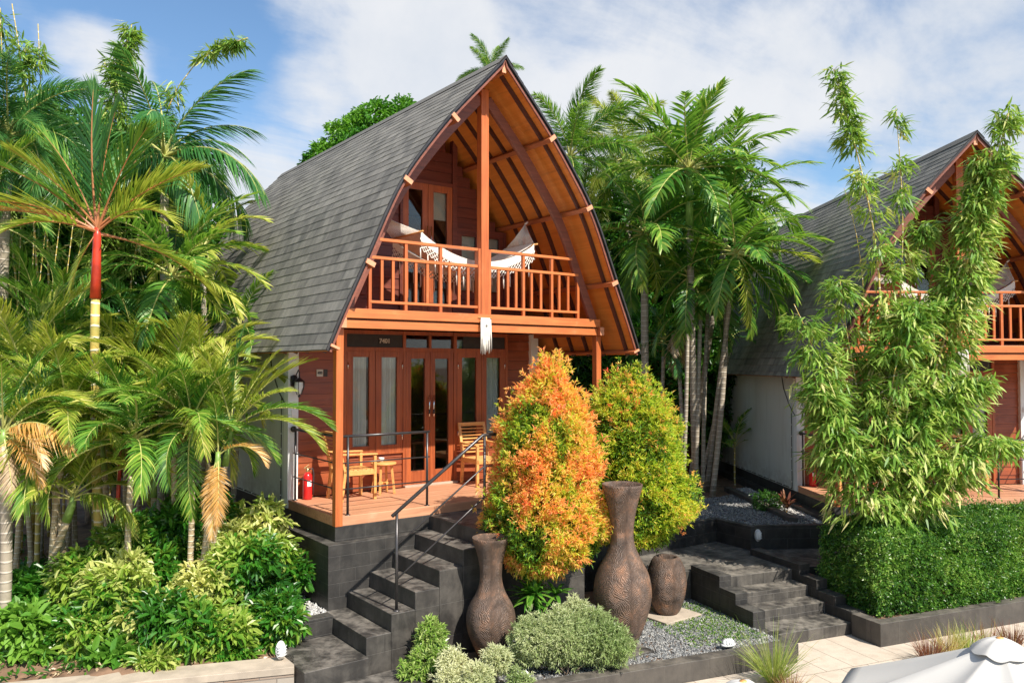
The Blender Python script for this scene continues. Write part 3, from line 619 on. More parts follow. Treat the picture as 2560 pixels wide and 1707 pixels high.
# wall lantern on the pillar (part: bracket, cage, glass)
def lantern(x, y, z, par):
    b = MB(); b.lathe([(.0, -.09), (.05, -.07), (.055, 0), (.05, .07), (0, .09)], (0, 0, 0), 12)
    vs = [(x+vx, y-.012-abs(vy)*.15, z+vz) for vx, vy, vz in b.v]; b.v = vs
    b.tube([(x, y-.02, z+.02), (x+.02, y-.08, z+.12), (x+.02, y-.13, z+.16), (x+.02, y-.17, z+.11), (x+.02, y-.16, z+.07)], .008, 6)
    b.tube([(x+.02, y-.16, z+.07), (x+.02, y-.16, z+.04)], [.012, .012], 6)
    o = b.build('wall_lantern', M['black'], par)
    c = MB(); cx, cy = x+.02, y-.16
    c.lathe([(.012, .05), (.075, .0), (.08, -.01)], (cx, cy, z), 12)
    for k in range(6):
        a = k*PI/3; c.tube([(cx+.072*math.cos(a), cy+.072*math.sin(a), z-.01), (cx+.076*math.cos(a), cy+.076*math.sin(a), z-.08), (cx+.03*math.cos(a), cy+.03*math.sin(a), z-.19)], .005, 5)
    c.ball((cx, cy, z-.21), .02); c.build('cage', M['black'], o)
    g = MB(); g.lathe([(.062, -.01), (.067, -.08), (.03, -.18)], (cx, cy, z), 12); g.build('shade', M['whitep'], o)
lantern(.075, 1.62, 1.80, H)
mb = MB(); mb.box(.04, .115, 1.60, 1.617, 1.30, 1.42); P(mb, 'socket_box', M['whitep'], bevel=.004)
mb = MB(); mb.box(WD-.11, WD-.04, 1.60, 1.617, 1.50, 1.6); P(mb, 'socket_box', M['whitep'], bevel=.004)
# door number plates
mb = MB(); mb.box(.445, .545, YW-.022, YW-.016, 1.86, 1.965); mb.box(.555, .615, YW-.022, YW-.016, 1.86, 1.965, 1); pl = P(mb, 'number_plate', [M['blind'], M['dark']])
def text(s, size, loc, mat, par, name='lettering', bold=.0, ext=.002):
    cu = bpy.data.curves.new(name, 'FONT'); cu.body = s; cu.size = size; cu.extrude = ext; cu.offset = bold; cu.align_x = 'CENTER'; cu.align_y = 'CENTER'
    t = bpy.data.objects.new(name, cu); t.data.materials.append(mat)
    me = bpy.data.meshes.new_from_object(t); bpy.data.objects.remove(t); bpy.data.curves.remove(cu)
    o = bpy.data.objects.new(name, me); COL.objects.link(o); o.parent = par; o.location = loc; o.rotation_euler = (PI/2, 0, 0)
    return o
text('400', .05, (.495, YW-.0245, 1.9125), M['dark'], pl, bold=.002)
mb = MB(); mb.box(1.445, 1.645, YW-.034, YW-.024, 2.352, 2.442); sg = P(mb, 'villa_sign', M['dark'])
text('7401', .095, (1.545, YW-.037, 2.397), M['blind'], sg, bold=.003)
# trunking, cable and bulbs at the wall edges
mb = MB(); mb.tube([(-.012, 2.35, 2.2), (-.014, 2.25, 1.95), (-.012, 1.98, 1.65), (-.012, 1.76, 1.5), (-.008, 1.68, 1.45)], .008, 6)
mb.tube([(-.01, 1.86, 1.55), (-.01, 1.86, .03)], .007, 6); mb.tube([(-.01, 1.86, .03), (-.01, 7.5, .03)], .007, 6)
ob = P(mb, 'cable', M['black'])
mb = MB()
for k in range(6): mb.ball((-.016, 1.86, .16+k*.22), .012, 0, 6)
for k in range(14): mb.ball((-.016, 1.95+k*.38, .035), .013, 0, 6)
mb.build('bulb', M['whitep'], ob)
# ---------------------------------------------------------------- the terrace grid (turned 14.4 degrees from the main bungalow)
TH = rad(14.4); U2 = (math.cos(TH), -math.sin(TH)); V2 = (math.sin(TH), math.cos(TH))
def uv(u, v): return (u*U2[0]+v*V2[0], u*U2[1]+v*V2[1])
def uvr(u0, u1, v0, v1): return [uv(u0, v0), uv(u1, v0), uv(u1, v1), uv(u0, v1)]
def slab(name, poly, z0, z1, mat, bevel=.006, label=None, cat=None, kind=None, group=None, local=True, parent=None):
    """a prism on a ground polygon; its mesh is kept in the terrace grid so that blocks follow it"""
    mb = MB(); rot = TH if local else 0
    c, s = math.cos(rot), math.sin(rot); pl = [(p[0]*c-p[1]*s, p[0]*s+p[1]*c) for p in poly]
    mb.prism(pl, z0, z1, 'z'); o = mb.build(name, mat, parent, bevel)
    if local: o.rotation_euler = (0, 0, -rot)
    return tag(o, label, cat, group, kind)
# ground sheets
gm = MB(); gm.add([(-900, -900, -1.9), (900, -900, -1.9), (900, 900, -1.9), (-900, 900, -1.9)], [(0, 1, 2, 3)]); tag(gm.build('ground', M['soil']), kind='structure')
o = slab('paving', uvr(-30, 30, -30, -1.6), -1.75, -1.6, M['paver'], 0, kind='structure')
# the upper bed between the bungalows and the left garden as gently uneven sheets
def sheet(name, x0, x1, y0, y1, hf, mat, n=60):
    xs = np.linspace(x0, x1, n); ys = np.linspace(y0, y1, n); X, Y = np.meshgrid(xs, ys)
    Z = np.vectorize(hf)(X, Y); V = np.stack([X, Y, Z], -1).reshape(-1, 3)
    F = np.array([(j*n+i, j*n+i+1, (j+1)*n+i+1, (j+1)*n+i) for j in range(n-1) for i in range(n-1)])
    return tag(npmesh(name, [(V, F, 0, 0)], mat, None, True), kind='structure')
def hleft(x, y): return -1.02 + .05*math.sin(x*1.3+y*.7) + .04*math.sin(y*2.1-x) - .17*max(0, min(1, (-.2-y)/1.2+.25))*(1 if x < -1.0 else .0)
capd = Vector((-.9335, .3586, 0)).normalized(); capn = Vector((.3586, .9335, 0)).normalized(); cap0 = Vector((-.965, -1.138, 0))
# left garden: everything behind the cream capped wall
Lp = [tuple((cap0+capd*t+capn*.3)[:2]) for t in (0, 40)]
def hl2(x, y):
    d_ = (Vector((x, y, 0))-cap0).dot(capn)
    z = -1.23 + .24*max(0, min(1, (d_-.3)/1.4)) + .04*math.sin(x*1.9+y*.7) + .03*math.sin(y*3.1-x)
    return z if d_ > .2 else -1.70
sheet('garden_soil', -16, -.86, -2.0, 16, hl2, M['soil'], 150)
sheet('garden_soil', -40, -.16, 15.9, 40, lambda x, y: -.98, M['soil'], 8)
slab('bed_soil', [(4.62, -.30), (6.86, -.34), (6.80, -1.10), (7.9, -1.75), (9.2, -1.3), (30, 6), (30, 40), (4.62, 40)], -1.6, -.70, M['soil'], 0, kind='structure', local=False)
slab('rear_soil', [(-.16, 7.7), (4.7, 7.7), (4.7, 40), (-.16, 40)], -1.6, -.98, M['soil'], 0, kind='structure', local=False)
# gravel strip left of the plinth, with its low black kerb
slab('strip_soil', [(-.87, -.30), (-.14, -.30), (-.14, 9), (-.87, 9)], -1.6, -1.0, M['soil'], 0, kind='structure', local=False)
def gravel(name, poly, z, n, size, mat, seed, label_kind='stuff', dens=None):
    rng = np.random.default_rng(seed); pl = np.array(poly); lo, hi = pl.min(0), pl.max(0); pts = []
    def inside(p):
        c = False; j = len(pl)-1
        for i in range(len(pl)):
            if ((pl[i, 1] > p[1]) != (pl[j, 1] > p[1])) and p[0] < (pl[j, 0]-pl[i, 0])*(p[1]-pl[i, 1])/(pl[j, 1]-pl[i, 1])+pl[i, 0]: c = not c
            j = i
        return c
    while len(pts) < n:
        p = lo+(hi-lo)*rng.random(2)
        if inside(p): pts.append(p)
    pts = np.array(pts); k = len(pts)
    base = np.array([(1, 0, 0), (0, 1, 0), (-1, 0, 0), (0, -1, 0), (0, 0, .75), (0, 0, -.75)], float)
    sz = size*rng.uniform(.5, 1.35, (k, 1, 1))*rng.uniform(.65, 1.2, (k, 1, 3)); V = base[None]*sz*rng.uniform(.75, 1.2, (k, 6, 1))
    a = rng.random(k)*6.28; ca, sa = np.cos(a)[:, None], np.sin(a)[:, None]; tl = rng.normal(0, .5, (k, 1))
    x, y, z_ = V[:, :, 0].copy(), V[:, :, 1].copy(), V[:, :, 2].copy(); z2 = z_+x*tl
    V[:, :, 0] = x*ca-y*sa; V[:, :, 1] = x*sa+y*ca; V[:, :, 2] = z2
    V += np.concatenate([pts, np.full((k, 1), z)+rng.uniform(-.25, .55, (k, 1))*size], 1)[:, None]
    f = np.array([(0, 1, 4), (1, 2, 4), (2, 3, 4), (3, 0, 4), (1, 0, 5), (2, 1, 5), (3, 2, 5), (0, 3, 5)])
    F = (np.arange(k)*6)[:, None, None]+f[None]
    return tag(npmesh(name, [(V.reshape(-1, 3), F.reshape(-1, 3), 0, np.repeat(rng.random(k), 6))], mat), kind='stuff')
gravel('gravel', [(-.84, -.24), (-.16, -.24), (-.16, 3.2), (-.84, 3.2)], -.99, 7500, .020, M['palegravel'], 1)
slab('front_bed', uvr(-.6, 5.2, -2.2, .8), -1.72, -1.43, M['soil'], 0, kind='structure')
FB = [uv(1.2, -2.18), uv(5.19, -2.18), uv(5.19, -.16), uv(4.3, -.16), (3.0, -.16), (2.8, -.2), (1.5, -1.45)]
gravel('gravel', FB, -1.425, 26000, .017, M['gravel'], 2)
UB = [(4.8, -.26), (6.84, -.30), (6.80, -1.06), (7.9, -1.72), (8.2, -1.35), (10.0, 1.3), (8.4, 1.4), (4.8, 1.2)]
gravel('gravel', UB, -.69, 15000, .020, M['gravel'], 3)
gravel('gravel', [(8.05, -1.65), (8.3, -1.5), (10.4, 1.6), (10.15, 1.75)], -.675, 2600, .024, M['palegravel'], 4)
# little seedlings growing through the gravel
rng = np.random.default_rng(8); n = 1700; uu = 4.0+1.15*rng.random(n)**.8; vv = -1.9+1.6*rng.random(n)
Pp = np.array([(*uv(a, b), -1.42) for a, b in zip(uu, vv)]); D_ = unit(rng.normal(size=(n, 3))*[1, 1, .4]+[0, 0, .9])
Pp = np.repeat(Pp, 4, 0)+rng.normal(0, .008, (n*4, 3)); D_ = unit(np.repeat(D_, 4, 0)+rng.normal(0, .6, (n*4, 3))); D_[:, 2] = abs(D_[:, 2])
tag(npmesh('seedlings', [leaves(Pp, D_, rdir(rng, n*4), rng.uniform(.015, .035, n*4), .014, rng.random(n*4))], M['hedge']), kind='stuff')
# walls and steps in black block
slab('low_wall', [(-.83, -.42), (-.2, -.42), (-.2, -.24), (-.83, -.24)], -1.5, -.955, M['block'], label='low black block kerb holding pale gravel against the plinth', cat='wall', local=False)
St = empty('stone_steps', (0, 0, 0), 0, 'black stone steps with a steel handrail climbing to the bungalow verandah', 'steps')
tz = [-.187, -.383, -.58, -.777, -.975]; tx = [1.36, 1.057, .73, .405, .10, -.21]
mb = MB(); mb.box(1.36, 3.0, -1.31, -.0, -1.9, -.002); mb.build('landing', M['tread'], St, .007)
for k in range(5):
    mb = MB(); mb.box(tx[k+1], tx[k] - .0015, -1.31, -.1485, -1.9, tz[k]); mb.build('step', M['tread'], St, .007)
mb = MB(); mb.box(-.95, -.2115, -1.38, -.4215, -1.9, -1.17); mb.build('platform', M['tread'], St, .007)
mb = MB(); mb.box(-3.2, .17, -2.7, -1.3815, -1.9, -1.36); mb.build('lower_slab', M['tread'], St, .007)
r = MB(); ry = -1.22
r.tube([(.148, ry, .302), (1.40, ry, 1.157), (1.43, ry, 1.162), (1.72, ry, 1.162)], .021, 12); hr = r.build('handrail', M['black'], St)
r = MB(); r.tube([(.215, ry, -.037), (1.43, ry, .775), (1.70, ry, .775)], .0105, 8); r.build('mid_rail', M['black'], hr)
r = MB(); r.tube([(.215, ry, -.42), (1.43, ry, .40), (1.70, ry, .40)], .0105, 8); r.build('mid_rail', M['black'], hr)
for x, z0, z1 in ((.21, -.777, .33), (1.43, 0, 1.15)):
    q = MB(); q.tube([(x, ry, z0), (x, ry, z1)], .018, 10); q.lathe([(.04, 0), (.04, .007), (.018, .016)], (x, ry, z0), 12); q.build('rail_post', M['black'], hr)
# cream capped wall at the lower left
def along(t, n_, z): q = cap0+capd*t+capn*n_; return (q.x, q.y, z)
W1 = empty('garden_wall', tuple(cap0)[:2]+(-1.7,), 0, 'low garden wall with cream stone cap below the variegated shrubs', 'wall')
def wallprism(t0, t1, n0, n1, z0, z1, name, mat, bev=.005):
    mb = MB(); c = [along(t0, n0, 0), along(t1, n0, 0), along(t1, n1, 0), along(t0, n1, 0)]
    mb.prism([(p[0]-cap0.x, p[1]-cap0.y) for p in c], z0+1.7, z1+1.7, 'z'); return mb.build(name, mat, W1, bev)
wallprism(0, 14, -.012, .34, -1.245, -1.17, 'cap_stone', M['cream'])
M['stonewall'] = blockwork('mixed_stone_cladding', (.30, .21, .15), (.42, .38, .32), (.2, .17, .14), .33, .14, .75, (.45, .4, .33), .5)
wallprism(.0, 14, 0, .30, -1.9, -1.2455, 'wall_face', M['stonewall'])
# planter walls of the terrace
slab('planter_wall', uvr(-1.5, 5.20, -2.35, -2.17), -1.9, -1.372, M['lowwall'], label='low dark block wall in front of the gravel bed and clay vases', cat='wall')
HPW = empty('hedge_planter', (0, 0, 0), 0, 'dark block planter wall running along the foot of the clipped hedge', 'planter')
slab('front_wall', uvr(6.57, 16, -2.33, -2.17), -1.9, -1.305, M['lowwall'], parent=HPW)
slab('end_wall', uvr(6.57, 6.73, -2.1685, -1.84), -1.9, -1.307, M['lowwall'], parent=HPW)
slab('planter_soil', uvr(6.73, 16, -2.1685, 2.2), -1.88, -1.345, M['soil'], 0, parent=HPW)
L2 = empty('terrace_steps', (0, 0, 0), 0, 'wide black paved steps up to the landing between the jar and the hedge', 'steps')
slab('landing', [uv(5.3815, -.65), uv(8.9, -.65), (9.6, -1.2), (9.0, .2), (4.70, .2), (4.70, -.1485), (4.4, -.1485), uv(4.3, -.15), uv(5.3815, -.15)], -1.9, -1.0, M['terr'], parent=L2)
for v0, v1, z in ((-.985, -.6515, -1.15), (-1.32, -.9865, -1.30), (-1.80, -1.3215, -1.45)):
    slab('step', uvr(5.3815, 6.6185, v0, v1), -1.9, z, M['terr'], parent=L2)
for i, (v0, v1, z) in enumerate(((-.84, -.15, -.92), (-1.19, -.8415, -1.07), (-1.55, -1.1915, -1.215), (-2.168, -1.5515, -1.452))):
    slab('flank', uvr(5.18, 5.38, v0, v1), -1.9, z, M['block'], parent=L2)
for i, (v0, v1, z) in enumerate(((-.80, .3, -.90), (-1.15, -.8015, -1.04), (-1.5, -1.1515, -1.18), (-1.8385, -1.5015, -1.306))):
    slab('flank', uvr(6.62, 6.82, v0, v1), -1.9, z, M['block'], parent=L2)
UBW = empty('raised_bed_wall', (0, 0, 0), 0, 'black wall of the raised slate gravel bed behind the landing', 'wall')
for a, b in (((4.69, -.36), (6.93, -.41)), ((6.93, -.41), (6.86, -1.18)), ((6.86, -1.18), (8.05, -1.93))):
    dx, dy = b[0]-a[0], b[1]-a[1]; L = math.hypot(dx, dy); nx, ny = -dy/L*.11, dx/L*.11
    if b[0] < a[0]: nx, ny = -abs(nx), ny
    s_ = 1 if b[0] > a[0] else -1
    if s_ < 0: nx, ny = -.11, 0
    mb = MB(); mb.prism([a, b, (b[0]+nx, b[1]+ny), (a[0]+nx, a[1]+ny)], -1.2, -.61 - (.001 if s_ < 0 else 0), 'z'); mb.build('wall_section', M['block'], UBW, .004)
slab('kerb', [(7.9, -1.1), (8.0, -1.22), (9.9, 1.7), (9.8, 1.8)], -1.0, -.60, M['lowwall'], label='dark kerb beside the second bungalow splitting slate from pale gravel', cat='kerb', local=False)
mb = MB(); mb.box(3.78, 4.48, -2.06, -1.40, -1.45, -1.385); tag(mb.build('base_slab', M['cream'], None, .006), 'square cream stone slab under the squat clay jar', 'slab')
mb = MB(); mb.box(2.3, 2.95, -2.62, -2.2, -1.45, -1.40); tag(mb.build('base_slab', M['tread'], None, .006), 'dark stone slab under the tallest clay vase', 'slab')
# ---------------------------------------------------------------- clay pots
def pot(name, prof, loc, label, cat, rz=0):
    mb = MB(); p = np.array(prof); s = np.concatenate([[0], np.cumsum(np.linalg.norm(np.diff(p, axis=0), axis=1))])
    t = np.linspace(0, s[-1], 64); r_ = np.interp(t, s, p[:, 0]); z_ = np.interp(t, s, p[:, 1])
    for _ in range(4): r_[1:-1] = (r_[:-2]+2*r_[1:-1]+r_[2:])/4; z_[1:-1] = (z_[:-2]+2*z_[1:-1]+z_[2:])/4
    mb.lathe(list(zip(r_, z_)), (0, 0, 0), 48, 0, True); o = mb.build(name, M['clay']); o.location = loc; o.rotation_euler = (0, 0, rz)
    return tag(o, label, cat)
pot('clay_vase', [(0, 0), (.13, 0), (.17, .1), (.27, .34), (.335, .55), (.355, .72), (.325, .92), (.22, 1.10), (.145, 1.26), (.128, 1.40), (.15, 1.6), (.20, 1.82), (.245, 1.97), (.265, 2.0), (.268, 2.03), (.24, 2.04), (.215, 1.97), (.17, 1.75), (.12, 1.45)],
    (2.62, -2.42, -1.40), 'tallest brown clay vase with long neck beside the orange topiary', 'vase', 1.9)
pot('clay_vase', [(0, 0), (.115, 0), (.18, .12), (.27, .32), (.298, .48), (.27, .63), (.18, .77), (.132, .90), (.125, 1.02), (.15, 1.2), (.205, 1.38), (.235, 1.43), (.243, 1.46), (.225, 1.47), (.19, 1.40), (.14, 1.2), (.1, 1.0)],
    (1.22, -1.66, -1.43), 'brown clay vase with flared rim standing against the stone steps', 'vase', 1.75)
pot('clay_jar', [(0, 0), (.155, 0), (.19, .06), (.25, .24), (.275, .42), (.255, .60), (.20, .73), (.155, .775), (.145, .785), (.125, .77), (.11, .70)],
    (4.13, -1.74, -1.385), 'squat brown clay jar on a cream slab beside the black terrace steps', 'jar', 1.9)
# ---------------------------------------------------------------- bulkhead lamps
def bulkhead(loc, rot, label):
    mb = MB(); mb.lathe([(0, 0), (.055, 0), (.058, .02), (.05, .026)], (0, 0, 0), 16); mb.v = [(x, y*1.75, z) for x, y, z in mb.v]
    e = empty('bulkhead_lamp', loc, 0, label, 'garden lamp', 'white bulkhead lamps in the garden'); e.rotation_euler = rot
    mb.build('base', M['whitep'], e)
    g = MB(); g.lathe([(.046, .026), (.046, .05), (.034, .072), (0, .08)], (0, 0, 0), 16); g.v = [(x, y*1.75, z) for x, y, z in g.v]; g.build('lens', M['pillar'], e)
    c = MB()
    for k in (-.045, -.015, .015, .045): c.tube([(-.054, k, .024), (-.05, k, .058), (0, k, .088), (.05, k, .058), (.054, k, .024)], .004, 5)
    c.build('guard', M['whitep'], e)
bulkhead((-1.02, -.86, -1.06), (PI/2, 0, rad(10)), 'white caged lamp upright on the cream capped wall')
mb_ = bulkhead((6.885, -1.205, -.76), (PI/2, 0, rad(-32)), 'white caged lamp fixed to the corner of the raised gravel bed')
bulkhead((3.73, -3.10, -1.372), (0, 0, rad(75)), 'white lamp lying on top of the low wall by the gravel')
bulkhead((1.10, -2.42, -1.372), (0, 0, rad(75)), 'white lamp lying on the low wall among the cream shrubs')
# ---------------------------------------------------------------- verandah furniture
def chair(loc, rz, label):
    e = empty('armchair', loc, rz, label, 'chair', 'slatted teak armchairs on the verandahs')
    W, Dp = .50, .50
    mb = MB()
    for k in range(7): mb.box(-W/2+.03, W/2-.03, -Dp/2+.02+k*.066, -Dp/2+.02+k*.066+.052, .415, .432)
    mb.box(-W/2+.03, W/2-.03, -Dp/2-.005, -Dp/2+.018, .355, .425); mb.box(-W/2+.03, W/2-.03, Dp/2-.02, Dp/2, .36, .41)
    mb.box(-W/2+.005, -W/2+.03, -Dp/2, Dp/2, .355, .425); mb.box(W/2-.03, W/2-.005, -Dp/2, Dp/2, .355, .425); mb.build('seat', M['chairwood'], e, .003)
    b = MB()
    def bp(z, o_=0): return Dp/2 - .02 + (z-.42)*.26 + o_
    for s in (-1, 1): b.beam((s*(W/2-.02), bp(.42), .40), (s*(W/2-.02), bp(.95), .95), .035, .045, up=(1, 0, 0))
    b.beam((-W/2+.0, bp(.94), .94), (W/2-.0, bp(.94), .94), .03, .06)
    for k in range(8): z = .50+k*.053; b.beam((-W/2+.03, bp(z), z), (W/2-.03, bp(z), z), .014, .038, up=(0, 1, .25))
    b.build('backrest', M['chairwood'], e, .003)
    for s in (-1, 1):
        l = MB(); l.beam((s*(W/2-.02), -Dp/2+.02, 0), (s*(W/2-.02), -Dp/2+.02, .62), .045, .04, up=(0, 1, 0)); l.build('front_leg', M['chairwood'], e, .003)
        l = MB(); l.beam((s*(W/2-.02), Dp/2+.03, 0), (s*(W/2-.02), Dp/2-.02, .42), .045, .04, up=(0, 1, 0)); l.build('rear_leg', M['chairwood'], e, .003)
        l = MB(); l.beam((s*(W/2-.01), -Dp/2-.01, .64), (s*(W/2-.01), Dp/2+.04, .66), .055, .022); l.build('armrest', M['chairwood'], e, .004)
    return e
ch1 = chair((.80, 1.19, .121), PI/2, 'slatted teak armchair nearest the bungalow corner post, beside the round stool')
ch2 = chair((3.06, 1.20, .121), rad(-4), 'slatted teak armchair between the double doors and the orange topiary')
def stool(loc, label):
    e = empty('side_table', loc, 0, label, 'side table', 'round teak side tables on the verandahs')
    t = MB(); t.lathe([(0, .43), (.185, .43), (.19, .438), (.19, .452), (.185, .46), (0, .46)], (0, 0, 0), 28); t.build('table_top', M['chairwood'], e)
    for k in range(4):
        a = PI/4+k*PI/2; l = MB(); l.beam((.17*math.cos(a), .17*math.sin(a), 0), (.12*math.cos(a), .12*math.sin(a), .43), .03, .03, up=(math.sin(a), -math.cos(a), 0)); l.build('leg', M['chairwood'], e, .002)
    s = MB(); s.box(-.11, .11, -.012, .012, .14, .17); s.box(-.012, .012, -.11, .11, .1405, .1695); s.build('stretcher', M['chairwood'], e)
    return e
st1 = stool((1.36, 1.33, .121), 'round topped teak side table carrying a white cup beside the first armchair')
mb = MB(); mb.lathe([(0, 0), (.03, 0), (.042, .06), (.044, .07), (.04, .07), (.036, .06), (.02, .01)], (0, 0, 0), 16); cup = mb.build('cup', M['whitep']); cup.location = (1.33, 1.34, .5815)
tag(cup, 'small white cup standing on the round side table', 'cup')
def extinguisher(loc, label):
    e = empty('fire_extinguisher', loc, 0, label, 'fire extinguisher', 'red fire extinguishers on the verandahs')
    b = MB(); b.lathe([(0, 0), (.06, 0), (.066, .02), (.066, .31), (.058, .35), (.025, .385), (0, .39)], (0, 0, 0), 20); b.build('cylinder', M['redpaint'], e)
    n = MB(); n.lathe([(.022, .38), (.026, .40), (.02, .43), (.012, .44)], (0, 0, 0), 12); n.box(-.05, .03, -.012, .012, .435, .452); n.beam((-.05, 0, .445), (.02, 0, .49), .018, .01); n.build('valve', M['brass'], e, .002)
    h = MB(); h.tube([(.02, 0, .42), (.07, -.01, .43), (.085, -.02, .36), (.08, -.02, .2), (.072, -.02, .06)], .01, 8); h.build('hose', M['black'], e)
    l = MB(); l.box(-.03, .03, -.0675, -.066, .19, .27); l.build('paper_tag', M['whitep'], e)
    return e
ex1 = extinguisher((.245, 1.50, .121), 'red fire extinguisher standing by the white pillar of the near bungalow')
# ---------------------------------------------------------------- hammock
def hammock(label):
    e = empty('hammock', (0, 0, 0), 0, label, 'hammock', 'white rope hammocks on the balconies')
    yn, yf = .34, 1.14; ym = .74; xl, xr = 1.40, 3.44; zb = 3.90
    tl = Vector((.86, ym, 4.20)); trp = Vector((3.57, ym, 4.29))
    for bx, tip in ((xl, tl), (xr, trp)):
        r = MB()
        for k in range(22):
            yy = yn + (yf-yn)*k/21; r.tube([(bx, yy, zb), tuple(Vector((bx, yy, zb)).lerp(tip, .5)+Vector((0, 0, -.02))), tuple(tip)], .006, 4)
        r.tube([tuple(tip), tuple(tip+Vector((-.03 if bx == xl else .05, 0, .04)))], .016, 6); r.build('cords', M['cotton'], e)
    for bx in (xl, xr):
        s = MB(); s.tube([(bx, yn-.08, zb), (bx, yf+.08, zb)], .014, 8); s.build('spreader', M['chairwood'], e)
    # woven bed
    nx, ny = 40, 14; V = []
    def bed(t, q): # t along, q across
        x = xl+(xr-xl)*t; sag = .36*math.sin(PI*t)**.8; return (x, yn+(yf-yn)*q, zb - sag - .16*math.sin(PI*q)*math.sin(PI*t))
    for i in range(nx+1):
        for j in range(ny+1): V.append(bed(i/nx, j/ny))
    F = [(i*(ny+1)+j, (i+1)*(ny+1)+j, (i+1)*(ny+1)+j+1, i*(ny+1)+j+1) for i in range(nx) for j in range(ny)]
    b = MB(); b.add([(x, y+(.03 if abs(y-yn) < .01 else 0), z+.03) for x, y, z in V], F, 0, True); b.build('bed', M['cotton'], e)
    for yy, q in ((yn, 0), (yf, 1)):
        f = MB(); n = 34 # knotted diamond fringe with tassels
        for i in range(n):
            t0, t1 = i/n, (i+1)/n; p0, p1 = Vector(bed(t0, q)), Vector(bed(t1, q)); oy = -.012 if q == 0 else .012
            dn = [.10, .165, .23]
            for k in range(2):
                a0 = p0+Vector((0, oy, -dn[k])); a1 = p1+Vector((0, oy, -dn[k])); b0 = p0+Vector((0, oy, -dn[k+1])); b1 = p1+Vector((0, oy, -dn[k+1]))
                f.tube([tuple(a0), tuple(b1)], .0075, 4, cap=False); f.tube([tuple(a1), tuple(b0)], .0075, 4, cap=False)
            if i % 2 == 0:
                c = p0+Vector((0, oy, -.23)); f.tube([tuple(c), tuple(c+Vector((0, 0, -.05))), tuple(c+Vector((.004, 0, -.19)))], [.006, .012, .009], 5)
        f.build('fringe', M['cotton'], e)
        h = MB(); hv = []
        for i in range(n+1): p0 = Vector(bed(i/n, q)); hv += [tuple(p0+Vector((0, (-.014 if q == 0 else .014), .02))), tuple(p0+Vector((0, (-.010 if q == 0 else .010), -.105)))]
        h.add(hv, [(2*i, 2*i+2, 2*i+3, 2*i+1) for i in range(n)], 0, True); h.build('hem', M['cotton'], e)
    return e
hm1 = hammock('white rope hammock slung across the balcony of the near bungalow')
# ---------------------------------------------------------------- macrame hanging on the beam
def hanging(label):
    e = empty('wall_hanging', (2.235, -.062, 2.70), 0, label, 'wall hanging', 'white macrame hangings on the balcony beams')
    b = MB(); b.tube([(-.12, 0, 0), (.12, 0, 0)], .006, 6); b.build('rod', M['chairwood'], e)
    n = 10; V = []; F = []
    for i in range(n+1):
        t = i/n; w = .082-.012*math.sin(t*3)-.02*max(0, t-.7); sh = .012*t+.006*math.sin(5*t)
        for x in (-w, 0, w*.95): V.append((x+sh+(.02*max(0, t-.75) if x < 0 else 0), -.012-.014*math.sin(t*3)-.004*(x == 0), -.30*t))
    for i in range(n): F += [(3*i, 3*i+3, 3*i+4, 3*i+1), (3*i+1, 3*i+4, 3*i+5, 3*i+2)]
    c = MB(); c.add(V, F, 0, True); cl = c.build('cloth', M['canvas'], e)
    rg = random.Random(3); t = MB()
    for k in range(18):
        x = -.085+.17*k/17; z0 = -.27 if 3 < k < 15 else -.02; zl = -.50+rg.uniform(-.03, .05); xx = x+rg.uniform(-.012, .012)
        t.tube([(x, -.02, z0), (xx, -.022, (z0+zl)/2), (xx+rg.uniform(-.01, .01), -.02, zl)], [.004, .006, .004], 4)
    t.build('fringe', M['cotton'], e)
    g = MB()
    for k in range(9):
        a = k*2*PI/9; g.obox((.004+.012*math.cos(a), -.034, -.115+.014*math.sin(a)), (.003, 0, 0), (0, .0012, 0), (0, 0, .003))
    g.obox((.004, -.034, -.115), (.004, 0, 0), (0, .0012, 0), (0, 0, .004)); g.build('emblem', M['lowwall'], cl)
    return e
wh1 = hanging('small white macrame hanging with long tassels on the near balcony beam')
# ---------------------------------------------------------------- second bungalow: the same building turned 34.8 degrees
NB = Matrix.Translation((8.358, -1.679, -.387)) @ Matrix.Rotation(-rad(34.776), 4, 'Z')
idx = build_tree_index()
def second(o, label):
    c = copy_tree(o, None, idx); m = NB @ Matrix.LocRotScale(o.location, o.rotation_euler, None); c.matrix_world = m
    c.location = m.to_translation(); c.rotation_euler = m.to_euler(); c['label'] = label; return c
second(H, 'two storey timber bungalow half hidden behind the tall bamboo at the right')
second(ch1, 'slatted teak armchair behind the bamboo, beside the second extinguisher')
second(st1, 'round teak side table on the verandah behind the bamboo')
second(ex1, 'red fire extinguisher on the verandah of the bungalow behind the bamboo')
second(hm1, 'white rope hammock on the balcony behind the bamboo')
second(wh1, 'white macrame hanging on the beam of the bungalow behind the bamboo')
c = second(ch2, 'slatted teak armchair by the doors of the bungalow behind the bamboo')
